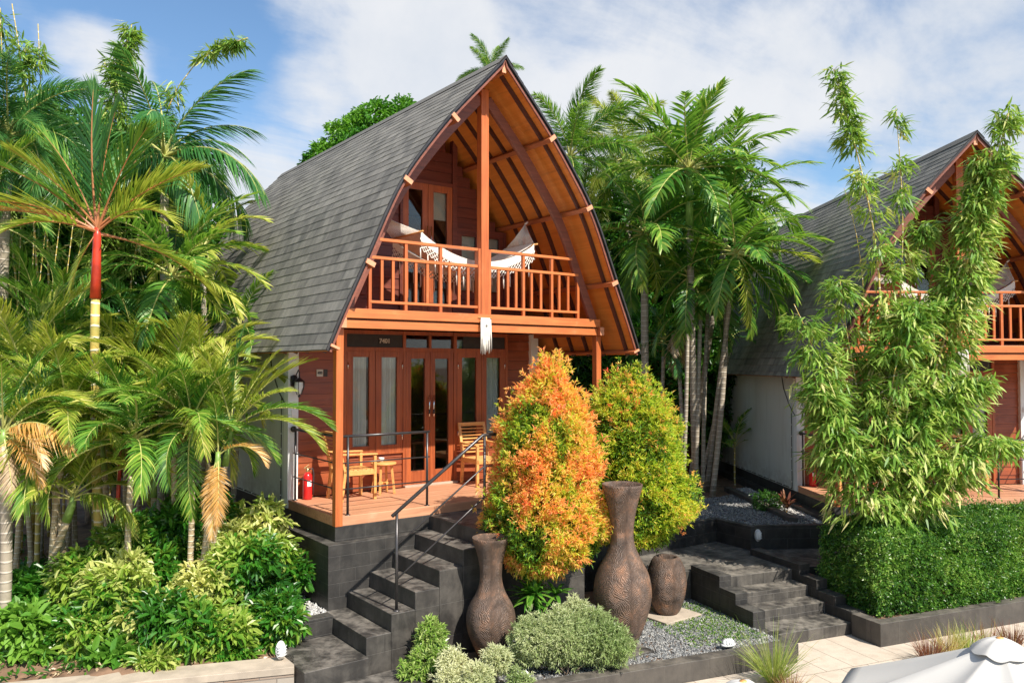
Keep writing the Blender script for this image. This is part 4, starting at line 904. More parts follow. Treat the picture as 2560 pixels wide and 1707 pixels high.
# ---------------------------------------------------------------- parasols at the pool edge
def parasol(apex, R_, drop, rz, label, ground=-1.6):
    e = empty('parasol', (apex[0], apex[1], ground), rz, label, 'parasol', 'white canvas parasols in the foreground'); H_ = apex[2]-ground
    V = []; F = []; nr, nt = 10, 64
    for i in range(nr+1):
        q = i/nr; rr = .05+(R_-.05)*q
        for k in range(nt):
            a = 2*PI*k/nt; m_ = (k % 8)/8; ph = math.cos(PI*(m_-.5)); f = 1-.085*ph  # straight hem between ribs
            z = H_ - drop*q - .045*math.sin(PI*q)*ph*1.0 - .02*q*(1-q)
            V.append((rr*f*math.cos(a), rr*f*math.sin(a), z))
    F = [(i*nt+k, i*nt+(k+1) % nt, (i+1)*nt+(k+1) % nt, (i+1)*nt+k) for i in range(nr) for k in range(nt)]
    b = len(V)
    for k in range(nt): x, y, z = V[nr*nt+k]; V.append((x*1.005, y*1.005, z-.09))
    F += [(nr*nt+k, nr*nt+(k+1) % nt, b+(k+1) % nt, b+k) for k in range(nt)]
    c = MB(); c.add(V, F, 0, True); c.build('canopy', M['canvas'], e)
    c = MB(); V = []; 
    for i in range(6):
        q = i/5
        for k in range(nt):
            a = 2*PI*k/nt; m_ = (k % 8)/8; V.append(((.02+.15*q)*math.cos(a), (.02+.15*q)*math.sin(a), H_+.045-.085*q*q-.012*math.sin(PI*m_)*q+.008*math.sin(a*5+q*3)*q))
    c.add(V, [(i*nt+k, i*nt+(k+1) % nt, (i+1)*nt+(k+1) % nt, (i+1)*nt+k) for i in range(5) for k in range(nt)], 0, True); c.build('vent_cap', M['canvas'], e)
    p = MB(); p.tube([(0, 0, 0), (0, 0, H_+.05)], .022, 12); p.build('pole', M['chairwood'], e)
    for k in range(8):
        a = k*PI/4; r = MB(); r.tube([(.03*math.cos(a), .03*math.sin(a), H_-.03), ((R_-.02)*math.cos(a), (R_-.02)*math.sin(a), H_-drop-.03)], .008, 6); r.build('rib', M['chairwood'], e)
    q = MB(); q.lathe([(0, 0), (.25, 0), (.25, .05), (.05, .07), (.03, .3)], (0, 0, 0), 24); q.build('foot', M['pillar'], e)
parasol((1.475, -7.076, .205), 1.1, .50, rad(40), 'large white parasol at the lower right corner')
p = at(1858, 1692, 5.0)
parasol((p.x, p.y, p.z-.07), 1.1, .50, rad(12), 'white parasol just showing its top at the bottom edge')
# ---------------------------------------------------------------- far roofs and the slatted bamboo fence
def farhouse(c, rz, w, dpt, ze, zr, label, wall=(0)):
    e = empty('tiled_house', c, rz, label, 'house')
    mb = MB(); mb.box(-w/2, w/2, 0, dpt, 0, ze-.0); mb.build('wall', M['cream'], e)
    mb = MB(); o_ = .6; mb.add([(-w/2-o_, -o_, ze), (w/2+o_, -o_, ze), (w/2+o_, dpt+o_, ze), (-w/2-o_, dpt+o_, ze), (-w/2+dpt/2, dpt/2, zr), (w/2-dpt/2, dpt/2, zr)], [(0, 1, 5, 4), (1, 2, 5), (2, 3, 4, 5), (3, 0, 4)])
    mb.box(-w/2-o_, w/2+o_, -o_, -o_+.05, ze-.25, ze-.002); mb.box(-w/2-o_, -w/2-o_+.05, -o_+.052, dpt+o_, ze-.25, ze-.002)
    mb.build('roof', M['terracotta'], e)
    return e
p = at(690, 470, 34); farhouse((p.x+4.0, p.y+2, -1), rad(-36), 14, 7, 9.0, 11.8, 'distant house with tan tiled roof behind the shingle roof')
p = at(1590, 665, 26); farhouse((p.x, p.y, -1), rad(-36), 7, 5, 5.2, 6.6, 'distant house with orange roof glimpsed between the palms')
fe = empty('slat_fence', (0, 0, 0), 0, 'pale bamboo slat fence glimpsed behind the verandah and palms', 'fence')
fa, fb = at(1330, 960, 21), at(1720, 960, 19); fa.z = fb.z = 0; fd = (fb-fa); 
mb = MB()
for k in range(24):
    z = -.6+k*.135; mb.beam((fa.x, fa.y, z), (fb.x, fb.y, z), .03, .05)
mb.build('slats', M['chairwood'], fe)
for k in range(6):
    q = fa+fd*(k/5); mb = MB(); mb.box(q.x-.06, q.x+.06, q.y-.02, q.y+.10, -1, 2.7); mb.build('fence_post', M['redwood'], fe)
# ---------------------------------------------------------------- vegetation builders
MESHLIB = {}
def frond_mesh(kind, mat, ribm, arch, seed):
    key = (kind, mat, ribm, round(arch, 2), seed)
    if key in MESHLIB: return MESHLIB[key]
    rng = np.random.default_rng(abs(hash((kind, round(arch, 2), seed))) % 10000 if False else int(arch*100)+seed*977+len(kind))
    K = {'areca': dict(n=54, ll=.31, lw=.0145, a0=64, a1=24, v=30, dr=.36, pet=.16), 'broad': dict(n=31, ll=.31, lw=.027, a0=68, a1=30, v=18, dr=.40, pet=.14),
         'red': dict(n=58, ll=.42, lw=.013, a0=44, a1=12, v=18, dr=.12, pet=.2), 'fox': dict(n=230, ll=.24, lw=.008, a0=70, a1=30, v=0, dr=.35, pet=.12),
         'droop': dict(n=54, ll=.34, lw=.015, a0=60, a1=25, v=-8, dr=.75, pet=.14), 'small': dict(n=20, ll=.30, lw=.03, a0=60, a1=25, v=20, dr=.3, pet=.25)}[kind]
    s = np.linspace(0, 1, 15); ang = -arch*s**1.25; dx = np.cos(ang); dz = np.sin(ang)
    X = np.concatenate([[0], np.cumsum((dx[1:]+dx[:-1])/2)])/14; Z = np.concatenate([[0], np.cumsum((dz[1:]+dz[:-1])/2)])/14
    side_b = .05*rng.normal(); Yb = side_b*s**2
    pts = np.stack([X, Yb, Z], 1); parts = [nptube(pts, np.interp(s, [0, .15, 1], [.016, .009, .002]), 5, 1, .5)]
    n = K['n']; t = K['pet']+(1-K['pet'])*(np.arange(n)+.5)/n
    px_ = np.interp(t, s, X); pz = np.interp(t, s, Z); py = np.interp(t, s, Yb); a_ = np.interp(t, s, ang)
    T = np.stack([np.cos(a_), 0*a_, np.sin(a_)], 1); N = np.stack([-np.sin(a_), 0*a_, np.cos(a_)], 1)
    u = (t-K['pet'])/(1-K['pet']); ln = K['ll']*(np.sin(PI*(.16+.76*u))**.7)*(1-.25*u); aa = np.radians(np.interp(u, [0, 1], [K['a0'], K['a1']]))
    for sd in (-1, 1):
        j = rng.normal(0, .07, n); vj = np.radians(K['v'])+rng.normal(0, .10, n)
        if kind == 'fox': vj = rng.uniform(-1.4, 1.5, n)
        S = np.array([0, sd, 0])
        D = T*np.cos(aa+j)[:, None] + (S*np.cos(vj)[:, None]+N*np.sin(vj)[:, None])*np.sin(aa+j)[:, None]
        Nn = N*np.cos(vj)[:, None] - S*np.sin(vj)[:, None]
        P0 = np.stack([px_, py, pz], 1) + T*rng.normal(0, .004, (n, 1))
        keep = rng.random(n) > .06
        L = ln*rng.uniform(.78, 1.1, n)
        parts.append(blades(P0[keep], D[keep], Nn[keep]+rng.normal(0, .15, (keep.sum(), 3)), L[keep], K['lw']*rng.uniform(.8, 1.15, keep.sum()), np.clip(rng.normal(.5, .16, keep.sum())+.25*u[keep]-.1, 0, 1), 4, K['dr']*rng.uniform(.6, 1.3, keep.sum()), (.55, 1, .9, .5, .05)))
    o = npmesh('frond', parts, [M[mat], M[ribm]]); me = o.data; bpy.data.objects.remove(o); MESHLIB[key] = me
    return me
def put_frond(parent, pos, d, scale, kind, mat, ribm, arch, seed=0, roll=0, name='frond', label=None):
    me = frond_mesh(kind, mat, ribm, arch, seed); o = bpy.data.objects.new(name, me); COL.objects.link(o); o.parent = parent
    x = Vector(d).normalized(); h = Vector((x.x, x.y, 0))
    if h.length < 1e-3: h = Vector((1, 0, 0))
    y = Vector((-h.y, h.x, 0)).normalized(); z = x.cross(y)
    if roll: R_ = Matrix.Rotation(roll, 3, x); y = R_ @ y; z = R_ @ z
    m = Matrix((x, y, z)).transposed().to_4x4(); o.rotation_mode = 'XYZ'
    o.location = pos; o.rotation_euler = m.to_euler(); o.scale = (scale,)*3
    if label: o['label'] = label
    return o
def gz(x, y):
    """ground height"""
    if x < -.15: return max(hl2(x, y), -1.25) if y < 16 else -1.0
    if y > 7.7 and x < 4.7: return -.98
    return -.70
def palm(label, crown, base=None, nf=13, L=1.8, kind='areca', mat='palm', ribm='rib', r=.05, shaft=('shaft', .5), trunk='ptrunk', elev=(78, -25), arch=(.5, 1.5), seed=1, fan=None, extra=(), group=None, name='palm_tree', top=None, cat='palm'):
    rg = random.Random(seed); crown = Vector(crown)
    if base is None: base = Vector((crown.x+rg.uniform(-.25, .25), crown.y+rg.uniform(-.2, .2), 0))
    else: base = Vector(base)
    base.z = gz(base.x, base.y) - .05
    e = empty(name, tuple(base), 0, label, cat, group); rel = crown-base
    n = 12; bow = Vector((rg.uniform(-.1, .1), rg.uniform(-.1, .1), 0))
    pts = [rel*(k/n) + bow*math.sin(PI*k/n)*rel.length*.25 for k in range(n+1)]
    mb = MB(); hs = shaft[1] if shaft else 0; k0 = max(1, int(round(n*(1-hs/rel.length)))) if hs else n
    mb.tube([tuple(p) for p in pts[:k0+1]], [r*(1.35 if k == 0 else 1.08-.1*k/n) for k in range(k0+1)], 10); mb.build('trunk', M[trunk], e)
    if hs:
        mb = MB(); q = pts[k0:]; m = len(q); mb.tube([tuple(p) for p in q]+[tuple(rel+Vector((0, 0, .10)))], [r*(1.25-.55*i/m) for i in range(m+1)], 10); mb.build('crownshaft', M[shaft[0]], e)
    for k in range(nf):
        t = (k+.5)/nf; el = rad(elev[0]+(elev[1]-elev[0])*t**1.1 + rg.uniform(-8, 8))
        az = k*2.39996+rg.uniform(-.25, .25)+seed
        if fan is not None: az = fan[0]+(fan[1]-fan[0])*((k*.618) % 1)
        d = (math.cos(el)*math.cos(az), math.cos(el)*math.sin(az), math.sin(el))
        ar = arch[0]+(arch[1]-arch[0])*min(1, max(0, t*.75+rg.uniform(-.1, .3))); ar = round(ar*2.5)/2.5
        put_frond(e, tuple(rel+Vector((0, 0, .02+.10*(1-t)))), d, L*rg.uniform(.82, 1.1), kind, mat, ribm, ar, rg.randrange(2), rg.uniform(-.25, .25))
    for x in extra: # hero fronds: (screen angle, depth component, length, arch, kind, mat[, rib])
        a = rad(x[0]); d = RT*math.cos(a)+UPV*math.sin(a)+FW*x[1]
        put_frond(e, tuple(rel+Vector((0, 0, .05))), d, x[2], x[4], x[5], x[6] if len(x) > 6 else ribm, x[3], 0, x[7] if len(x) > 7 else 0)
    return e
def clusters(C, out, rng, k, L, W, val, spread=.75, jit=.02, droop=0, up=.0, oval=False):
    """k leaves radiating from every centre C, around direction out"""
    n = len(C); P_ = np.repeat(C, k, 0)+rng.normal(0, jit, (n*k, 3)); D_ = unit(np.repeat(out, k, 0)*(1-spread*.4)+rng.normal(0, spread, (n*k, 3))+np.array([0, 0, up]))
    D_[:, 2] -= droop; Nn = unit(np.array([0, 0, 1.])+rng.normal(0, .45, (n*k, 3)))
    v = np.clip(np.repeat(val, k)+rng.normal(0, .09, n*k), 0, 1)
    return (ovals if oval else leaves)(P_, D_, Nn, L*rng.uniform(.6, 1.2, n*k), W*rng.uniform(.75, 1.2, n*k), v)
def n3(p, f, seed=0):
    """cheap smooth noise"""
    q = p*f+seed*1.7
    return (np.sin(q[:, 0]*1.3+1.9*np.sin(q[:, 1]*.9+q[:, 2]*.4))+np.sin(q[:, 1]*1.7+1.3*np.sin(q[:, 2]*1.1+.6*q[:, 0]))+np.sin(q[:, 2]*1.5+1.1*np.sin(q[:, 0]*.8)))/3
def blobcrown(centers, n, rng, shellf=.72, lump=.18):
    """points on and in a union of lumpy ellipsoids: centers = [(x,y,z,rx,ry,rz)]"""
    c = np.array(centers, float); w_ = c[:, 3]*c[:, 5]; i = rng.choice(len(c), n, p=w_/w_.sum()); d = rdir(rng, n)
    rr = (shellf+(1-shellf)*rng.random(n)**.6); lu = 1+lump*n3(d*2.2+c[i, :3], 1.6)
    return c[i, :3]+d*c[i, 3:6]*(rr*lu)[:, None], unit(d/c[i, 3:6]), rr
def shrub(label, loc, blobs, n, leafL, leafW, mat, seed, k=6, val=(.2, .75), stems=4, name='shrub', cat='shrub', group=None, spread=.75, rad_=.012, stemmat='bark', tr=None, loc_z=None, droop=0, shellf=.55):
    rng = np.random.default_rng(seed); loc = Vector(loc)
    if loc_z is None: loc_z = gz(loc.x, loc.y)
    base = Vector((loc.x, loc.y, loc_z)); e = empty(name, tuple(base), 0, label, cat, group)
    bl = [(x, y, z+loc.z-base.z, rx, ry, rz) for x, y, z, rx, ry, rz in blobs]
    P_, O_, rr = blobcrown(bl, n, rng, shellf)
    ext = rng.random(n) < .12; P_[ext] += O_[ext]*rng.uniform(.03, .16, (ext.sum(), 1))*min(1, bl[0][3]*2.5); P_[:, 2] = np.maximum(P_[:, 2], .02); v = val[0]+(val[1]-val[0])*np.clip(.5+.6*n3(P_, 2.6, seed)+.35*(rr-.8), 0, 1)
    npmesh('foliage', [clusters(P_, O_, rng, k, leafL, leafW, v, spread, leafL*.12, droop, 0, mat in ('croton', 'leaf', 'mango'))], M[mat], e)
    mb = MB()
    for s in range(stems):
        b = bl[s % len(bl)]; t = Vector((b[0], b[1], b[2])); a = Vector((rng.uniform(-.06, .06), rng.uniform(-.06, .06), 0))
        if cat == 'tree' or stems == 1: a = Vector((0, 0, 0))
        mb = MB(); mb.tube([tuple(a), tuple(a.lerp(t, .5)+Vector((rng.uniform(-.03, .03), rng.uniform(-.03, .03), .03))), tuple(t)], [rad_*1.5, rad_*1.1, rad_*.6], 6); mb.build('trunk' if cat == 'tree' else 'stem', M[stemmat], e)
    return e
# ---------------------------------------------------------------- topiaries
def topiary(label, base, z0, z1, prof, n, seed, orange, name='topiary', lean=(0, 0)):
    rng = np.random.default_rng(seed); e = empty(name, (base[0], base[1], -1.43), 0, label, 'topiary')
    P_ = []; O_ = []; V_ = []
    h = z1-z0; t = rng.random(n); a = rng.random(n)*2*PI
    pz = np.array([p[0] for p in prof]); pr = np.array([p[1] for p in prof])
    w = np.interp(np.linspace(0, 1, 200), pz, pr)+.05; t = np.interp(rng.random(n), np.cumsum(w)/w.sum(), np.linspace(0, 1, 200))
    R_ = np.interp(t, pz, pr); dd = np.stack([np.cos(a), np.sin(a), 0*a], 1); u = np.stack([dd[:, 0], dd[:, 1], t*h], 1)
    Q3 = np.stack([dd[:, 0]*R_, dd[:, 1]*R_, t*h], 1); lum = n3(Q3, 4.2, seed); lum2 = n3(Q3, 11.0, seed+3)
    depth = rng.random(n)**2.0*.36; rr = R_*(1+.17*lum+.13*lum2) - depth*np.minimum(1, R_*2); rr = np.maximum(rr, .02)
    C_ = np.stack([dd[:, 0]*rr+lean[0]*t, dd[:, 1]*rr+lean[1]*t, z0+t*h+1.43+rng.normal(0, .02, n)], 1)
    slope = np.gradient(np.interp(np.linspace(0, 1, 200), pz, pr))*200/h; sl = np.interp(t, np.linspace(0, 1, 200), slope)
    O_ = unit(np.stack([dd[:, 0], dd[:, 1], -sl*.7+.35], 1))
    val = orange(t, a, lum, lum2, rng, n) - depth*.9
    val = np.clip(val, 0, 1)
    ext = rng.random(n) < .2; C_[ext] += (O_[ext]+[0, 0, .5])*rng.uniform(.02, .13, (ext.sum(), 1))
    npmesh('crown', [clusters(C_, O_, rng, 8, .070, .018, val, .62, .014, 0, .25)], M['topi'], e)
    mb = MB()
    for k in range(3):
        x, y = .03*math.cos(k*2.1), .03*math.sin(k*2.1); mb = MB(); mb.tube([(x, y, 0), (x*1.6, y*1.2, (z0+1.43)*.6), (x*.6+.03, y, z0+1.43+.5)], [.035, .028, .018], 8); mb.build('stem', M['bark'], e)
    # inner twigs
    return e
def or1(t, a, l1, l2, rng, n):
    patch = n3(np.stack([np.cos(a)*1.2, np.sin(a)*1.2, t*3.4], 1), 2.4, 5)
    v = .62+.09*l2+rng.normal(0, .09, n)+.09*(t > .75)*rng.random(n); g = (patch > .28) & (t < .80); v[g] = .20+rng.normal(0, .09, g.sum())
    low = t < .28; v[low] -= .09; yel = (n3(np.stack([np.cos(a), np.sin(a), t*5], 1), 3.5, 9) > .2); v[yel & ~g] -= .10
    return v
def or2(t, a, l1, l2, rng, n):
    v = .33+.06*l2+.05*l1+rng.normal(0, .06, n); tip = rng.random(n) < np.interp(t, [0, .45, .7, 1], [.01, .08, .24, .5]); 
    pt = n3(np.stack([np.cos(a), np.sin(a), t*4], 1), 4.0, 2) > .05
    v[tip & pt] = .53+rng.normal(0, .13, (tip & pt).sum()); red = (rng.random(n) < .03) & (t > .62); v[red] = .95
    dk = n3(np.stack([np.cos(a)*1.3, np.sin(a)*1.3, t*4], 1), 3.1, 11) > .35; v[dk & ~tip] -= .20
    return v
ob = at(1357, 1560, 9.9)
topiary('tall teardrop topiary of orange and yellow leaves between the two clay vases', (ob.x, ob.y), at(1357, 1428, 9.9).z, at(1378, 900, 9.9).z,
        [(0, .20), (.04, .46), (.10, .63), (.20, .69), (.32, .67), (.45, .63), (.58, .59), (.70, .51), (.80, .39), (.88, .26), (.94, .15), (1, .03)], 9500, 4, or1, lean=(.10, -.02))
gb = at(1590, 1530, 11.3)
topiary('rounded green topiary with reddish tips behind the tallest clay vase', (gb.x, gb.y), at(1600, 1362, 11.3).z, at(1590, 925, 11.3).z,
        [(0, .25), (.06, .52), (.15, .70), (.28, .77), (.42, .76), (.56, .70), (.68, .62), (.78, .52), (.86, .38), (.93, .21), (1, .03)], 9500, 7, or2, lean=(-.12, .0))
# small plants in the front bed
def rosette(label, loc, n, L, W, mat, seed, el=(15, 80), name='plant', cat='plant', droop=.35, z=None, val=.5, heads=1, hspread=.1, hz=0):
    rng = np.random.default_rng(seed); e = empty(name, loc, 0, label, cat); parts = []
    for h in range(heads):
        c = np.array([rng.uniform(-1, 1)*hspread, rng.uniform(-1, 1)*hspread, .05+hz+rng.uniform(0, .22)*(heads > 1)]); a = rng.random(n)*2*PI; e_ = np.radians(rng.uniform(el[0], el[1], n))
        D_ = np.stack([np.cos(e_)*np.cos(a), np.cos(e_)*np.sin(a), np.sin(e_)], 1); S = np.stack([-np.sin(a), np.cos(a), 0*a], 1); Nn = np.cross(D_, S)
        parts.append(blades(np.repeat(c[None], n, 0), D_, Nn, L*rng.uniform(.6, 1.1, n), W*rng.uniform(.8, 1.1, n), np.clip(val+rng.normal(0, .15, n), 0, 1), 5, droop*rng.uniform(.5, 1.4, n), (.4, .9, 1, .7, .05)))
        if heads > 1: parts.append(nptube(np.array([[c[0]*.5, c[1]*.5, 0], c*.9]), .012, 5))
    npmesh('leaf_rosette', parts, M[mat], e); return e
p = at(1350, 1520, 9.7); rosette('dark green lily like plant at the foot of the orange topiary', (p.x, p.y, -1.43), 26, .36, .05, 'leaf', 3, (-15, 75), heads=4, hspread=.17, val=.75, hz=.5)
def V3(px_, py_, D): p = at(px_, py_, D); return p
def pxblobs(c0, lst):
    """blob centres from photo pixels, relative to c0 in x, y (z stays relative to the centre height)"""
    out = []
    for px_, py_, D, r1, r2 in lst:
        q = at(px_, py_, D); out.append((q.x-c0.x, q.y-c0.y, q.z-c0.z, r1, r1, r2))
    return out
c0 = at(1410, 1590, 8.95); shrub('rounded cream edged shrub between the two clay vases', c0, pxblobs(c0, [(1330, 1600, 8.9, .25, .26), (1400, 1590, 9.0, .30, .30), (1475, 1590, 9.1, .30, .30), (1530, 1610, 9.0, .22, .22), (1440, 1560, 9.2, .26, .26)]), 4200, .055, .012, 'varieg', 11, 8, (.45, .95), loc_z=-1.43, stems=5, rad_=.006, spread=.7)
c0 = at(1085, 1600, 8.75); shrub('bright green shrub leaning on the side of the stone steps', c0, pxblobs(c0, [(1075, 1590, 9.0, .15, .17), (1060, 1650, 8.8, .15, .14), (1030, 1680, 8.7, .13, .12), (1100, 1640, 8.8, .10, .12)]), 560, .075, .022, 'hedge', 12, 8, (.75, 1.0), loc_z=-1.43, stems=4, rad_=.008)
c0 = at(1160, 1680, 8.4); shrub('low cream edged shrub spreading over the wall below the smaller vase', c0, pxblobs(c0, [(1130, 1660, 8.6, .15, .14), (1190, 1690, 8.4, .15, .12), (1240, 1650, 8.6, .14, .13), (1120, 1700, 8.4, .14, .12), (1200, 1720, 8.3, .15, .12)]), 1000, .065, .014, 'varieg', 13, 8, (.55, 1), loc_z=-1.43, stems=3, rad_=.006)
c0 = at(1320, 1690, 8.35); shrub('small pale shrub low on the wall beside the cream edged shrub', c0, pxblobs(c0, [(1290, 1690, 8.5, .08, .08), (1310, 1705, 8.4, .09, .07)]), 110, .06, .014, 'varieg', 14, 8, (.5, .9), loc_z=-1.43, stems=2, rad_=.005)
def tuft(label, loc, n, L, W, mat, seed, spread=.35, droop=.25, val=.5, footprint=.06):
    rng = np.random.default_rng(seed); e = empty('grass_tuft', loc, 0, label, 'ornamental grass')
    a = rng.random(n)*2*PI; r = rng.random(n)**.5; el = np.radians(88-65*spread*rng.random(n)*1.6)
    D_ = np.stack([np.cos(el)*np.cos(a), np.cos(el)*np.sin(a), np.sin(el)], 1); P_ = np.stack([np.cos(a)*r*footprint, np.sin(a)*r*footprint, 0*a], 1)
    parts = [blades(P_, D_, np.cross(D_, rdir(rng, n)), L*rng.uniform(.45, 1.1, n), W, np.clip(val+rng.normal(0, .22, n), 0, 1), 5, droop*rng.uniform(.2, 1.3, n), (.6, 1, .8, .5, .08))]
    npmesh('blades', parts, M[mat], e); return e
p = on(1935, 1708, -1.6); tuft('tuft of tall yellow green grass in front of the low planter wall', tuple(p), 420, .85, .006, 'grass', 21, .42, .3)
p = on(1975, 1735, -1.6); tuft('reddish grass tuft low beside the yellow green tuft', tuple(p), 200, .38, .006, 'redgrass', 22, .5, .3, .4)
for i, (x, y, lb, mt, v, L) in enumerate(((2325, 1655, 'reddish grass tuft leftmost of the row above the large parasol', 'redgrass', .3, .50), (2370, 1640, 'yellow green grass tuft second in the row above the large parasol', 'redgrass', .75, .52), (2420, 1632, 'pale green grass tuft in the middle of the row above the large parasol', 'grass', .6, .50), (2470, 1625, 'reddish grass tuft right of the middle of the row above the parasol', 'redgrass', .4, .45), (2530, 1615, 'dark red grass tuft at the right end of the row above the parasol', 'redgrass', .25, .42))):
    p = on(x, y, -1.6); tuft(lb, tuple(p), 170, L, .007, mt, 30+i, .32, .25, v, .10)
# clipped hedge
def hedge(label, u0, u1, v0, v1, z0, z1, n, seed):
    rng = np.random.default_rng(seed); e = empty('clipped_hedge', (*uv(u0, v0), z0), 0, label, 'hedge'); ox, oy = uv(u0, v0)
    h = z1-z0; A = [(u1-u0)*h, (v1-v0)*h, (u1-u0)*(v1-v0)]; w = np.array([A[0]*1.4, A[1], A[2]*1.0, A[0]*.3]); f = rng.choice(4, n, p=w/w.sum())
    a, b = rng.random(n), rng.random(n); dp = rng.random(n)**1.8*.14
    u = np.where(f == 1, 0+dp, a*(u1-u0)); v = np.where(f == 0, dp, np.where(f == 3, (v1-v0)-dp, np.where(f == 1, a*(v1-v0), b*(v1-v0)))); z = np.where(f == 2, h-dp, b*h)
    nu = np.where(f == 1, -1., 0.); nv = np.where(f == 0, -1., np.where(f == 3, 1., 0.)); nz = np.where(f == 2, 1., 0.)
    # round the edges and lean the face back
    ru = np.clip((.35-u)/.35, 0, 1); rz = np.clip((z-(h-.30))/.30, 0, 1); rv = np.clip((.30-v)/.30, 0, 1)
    z = z - .16*ru**2*(z/h) - .10*rv**2*rz; v = v + .16*rz**2*(f == 0) + .22*ru**2*(f == 0); u = u+.14*rz**2*(f == 1)
    Q = np.stack([u, v, z], 1); l = n3(Q, 2.1, 1)*.08+n3(Q, 6.5, 4)*.06; u = u+nu*l; v = v+nv*l; z = z+nz*l
    X = u*U2[0]+v*V2[0]; Y = u*U2[1]+v*V2[1]; O_ = unit(np.stack([nu*U2[0]+nv*V2[0], nu*U2[1]+nv*V2[1], nz+.25], 1))
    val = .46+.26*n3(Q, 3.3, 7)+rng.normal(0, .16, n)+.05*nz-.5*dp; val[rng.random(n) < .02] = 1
    ext = rng.random(n) < .10; off_ = O_*(rng.uniform(.02, .13, (n, 1))*ext[:, None]); npmesh('foliage', [clusters(np.stack([X, Y, z], 1)+off_, O_, rng, 6, .046, .022, val, .75, .016)], M['hedge'], e)
    for k in range(9):
        q = uv((u1-u0)*(k+.5)/9, (v1-v0)*.45); mb = MB(); mb.tube([(q[0], q[1], 0), (q[0]+.05, q[1], h*.7)], [.02, .01], 6); mb.build('stem', M['bark'], e)
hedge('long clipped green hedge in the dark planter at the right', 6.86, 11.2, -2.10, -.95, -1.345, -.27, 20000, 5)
# ---------------------------------------------------------------- bamboo
def bamboo(label, base_off, culms, nspray, leafL, leafW, seed, mat='bamboo', culmmat='yculm', group=None, z0=-1.35, drop=.9):
    rng = np.random.default_rng(seed); o0 = Vector(culms[0][0][0]); e = empty('bamboo', (o0.x, o0.y, z0), 0, label, 'bamboo', group); O = np.array((o0.x, o0.y, z0)); L_ = []
    for pts, rr, dens, rd in culms:
        p = np.array([tuple(q) for q in pts]); p = np.concatenate([[[p[0, 0], p[0, 1], z0]], p]) if p[0, 2] > z0+.1 else p
        s = np.concatenate([[0], np.cumsum(np.linalg.norm(np.diff(p, axis=0), axis=1))]); t = np.linspace(0, s[-1], 24); c = np.stack([np.interp(t, s, p[:, i]) for i in range(3)], 1)
        for _ in range(6): c[1:-1] = (c[:-2]+2*c[1:-1]+c[2:])/4
        mb = MB(); mb.tube([tuple(q-O) for q in c], list(np.linspace(rr*1.15, rr*.3, 24)), 7); mb.build('culm', M[culmmat], e)
        n = int(nspray*dens); nd = np.sort(rng.uniform(.40 if rd > .3 else .45, 1, max(9, n//8))); q = np.clip(rng.choice(nd, n)+rng.normal(0, .012, n), .2, 1); P_ = np.stack([np.interp(q*s[-1], t, c[:, i]) for i in range(3)], 1)
        az = rng.random(n)*2*PI; rl = rd*rng.uniform(.15, 1, n)*np.interp(q, [0, .6, 1], [1, 1, .35]); o = np.stack([np.cos(az), np.sin(az), rng.uniform(-.15, .55, n)], 1)
        tip = P_+o*rl[:, None]; tip[:, 2] -= .22*rl
        for k in range(0, n, 3): L_.append(nptube(np.array([P_[k], (P_[k]+tip[k])/2+[0, 0, .04], tip[k]])-O, [.004, .003, .0015], 4, 1, .5))
        k = 8; Pp = np.repeat(tip, k, 0)+rng.normal(0, .04, (n*k, 3)); D_ = unit(np.repeat(o, k, 0)*1.0+rng.normal(0, .55, (n*k, 3))+np.array([0, 0, -drop*.8]))
        val = np.clip(np.repeat(rng.normal(.42, .2, n)+.25*(rl/max(rd, .05)-.6), k)+rng.normal(0, .14, n*k), 0, 1)
        L_.append(blades(Pp-O, D_, rdir(rng, n*k)*.6+np.array([0, 0, 1.]), leafL*rng.uniform(.55, 1.2, n*k), leafW*rng.uniform(.7, 1.2, n*k), val, 3, .25*rng.random(n*k), (.35, 1, .7, .04)))
    npmesh('foliage', L_, [M[mat], M['bark']], e); return e
def A(D, *pp): return [at(x, y, D) for x, y in pp]
bamboo('tall bamboo clump with drooping pale leaves in front of the second bungalow', None, [
    (A(11.9, (2170, 1290), (2205, 900), (2200, 640), (2150, 400), (2085, 175)), .022, .95, .30),
    (A(12.2, (2210, 1290), (2330, 950), (2330, 740), (2310, 560)), .02, 1.3, .50),
    (A(12.1, (2190, 1290), (2240, 900), (2262, 560), (2240, 270)), .018, .75, .28),
    (A(11.7, (2240, 1290), (2330, 950), (2420, 650), (2490, 400), (2525, 270)), .026, 2.1, .40),
    (A(11.8, (2250, 1290), (2370, 900), (2420, 620), (2450, 400)), .022, 1.6, .42),
    (A(11.6, (2130, 1290), (2080, 1050), (2030, 850), (1985, 760)), .018, 1.2, .50),
    (A(11.9, (2150, 1290), (2150, 1000), (2110, 800), (2100, 700)), .018, 1.35, .62),
    (A(11.5, (2200, 1290), (2215, 1050), (2260, 800), (2300, 760)), .018, 1.5, .70),
    (A(11.6, (2260, 1290), (2350, 1050), (2410, 930), (2450, 950)), .018, 1.35, .62),
    (A(11.4, (2290, 1290), (2400, 1130), (2480, 1080), (2530, 1130)), .018, 1.35, .50),
    (A(11.5, (2230, 1290), (2240, 1180), (2280, 1080), (2330, 1010)), .016, 1.3, .62),
    (A(11.3, (2180, 1290), (2120, 1150), (2080, 1050), (2040, 960)), .016, 1.1, .48),
    (A(12.0, (2210, 1290), (2200, 1150), (2190, 950), (2200, 850)), .016, 1.2, .65)], 205, .215, .034, 41)
bamboo('bare leaning bamboo pole rising from the bamboo clump', None, [(A(12.6, (2160, 700), (2140, 560), (2110, 470)), .014, .05, .1)], 20, .15, .02, 42, z0=-.7)
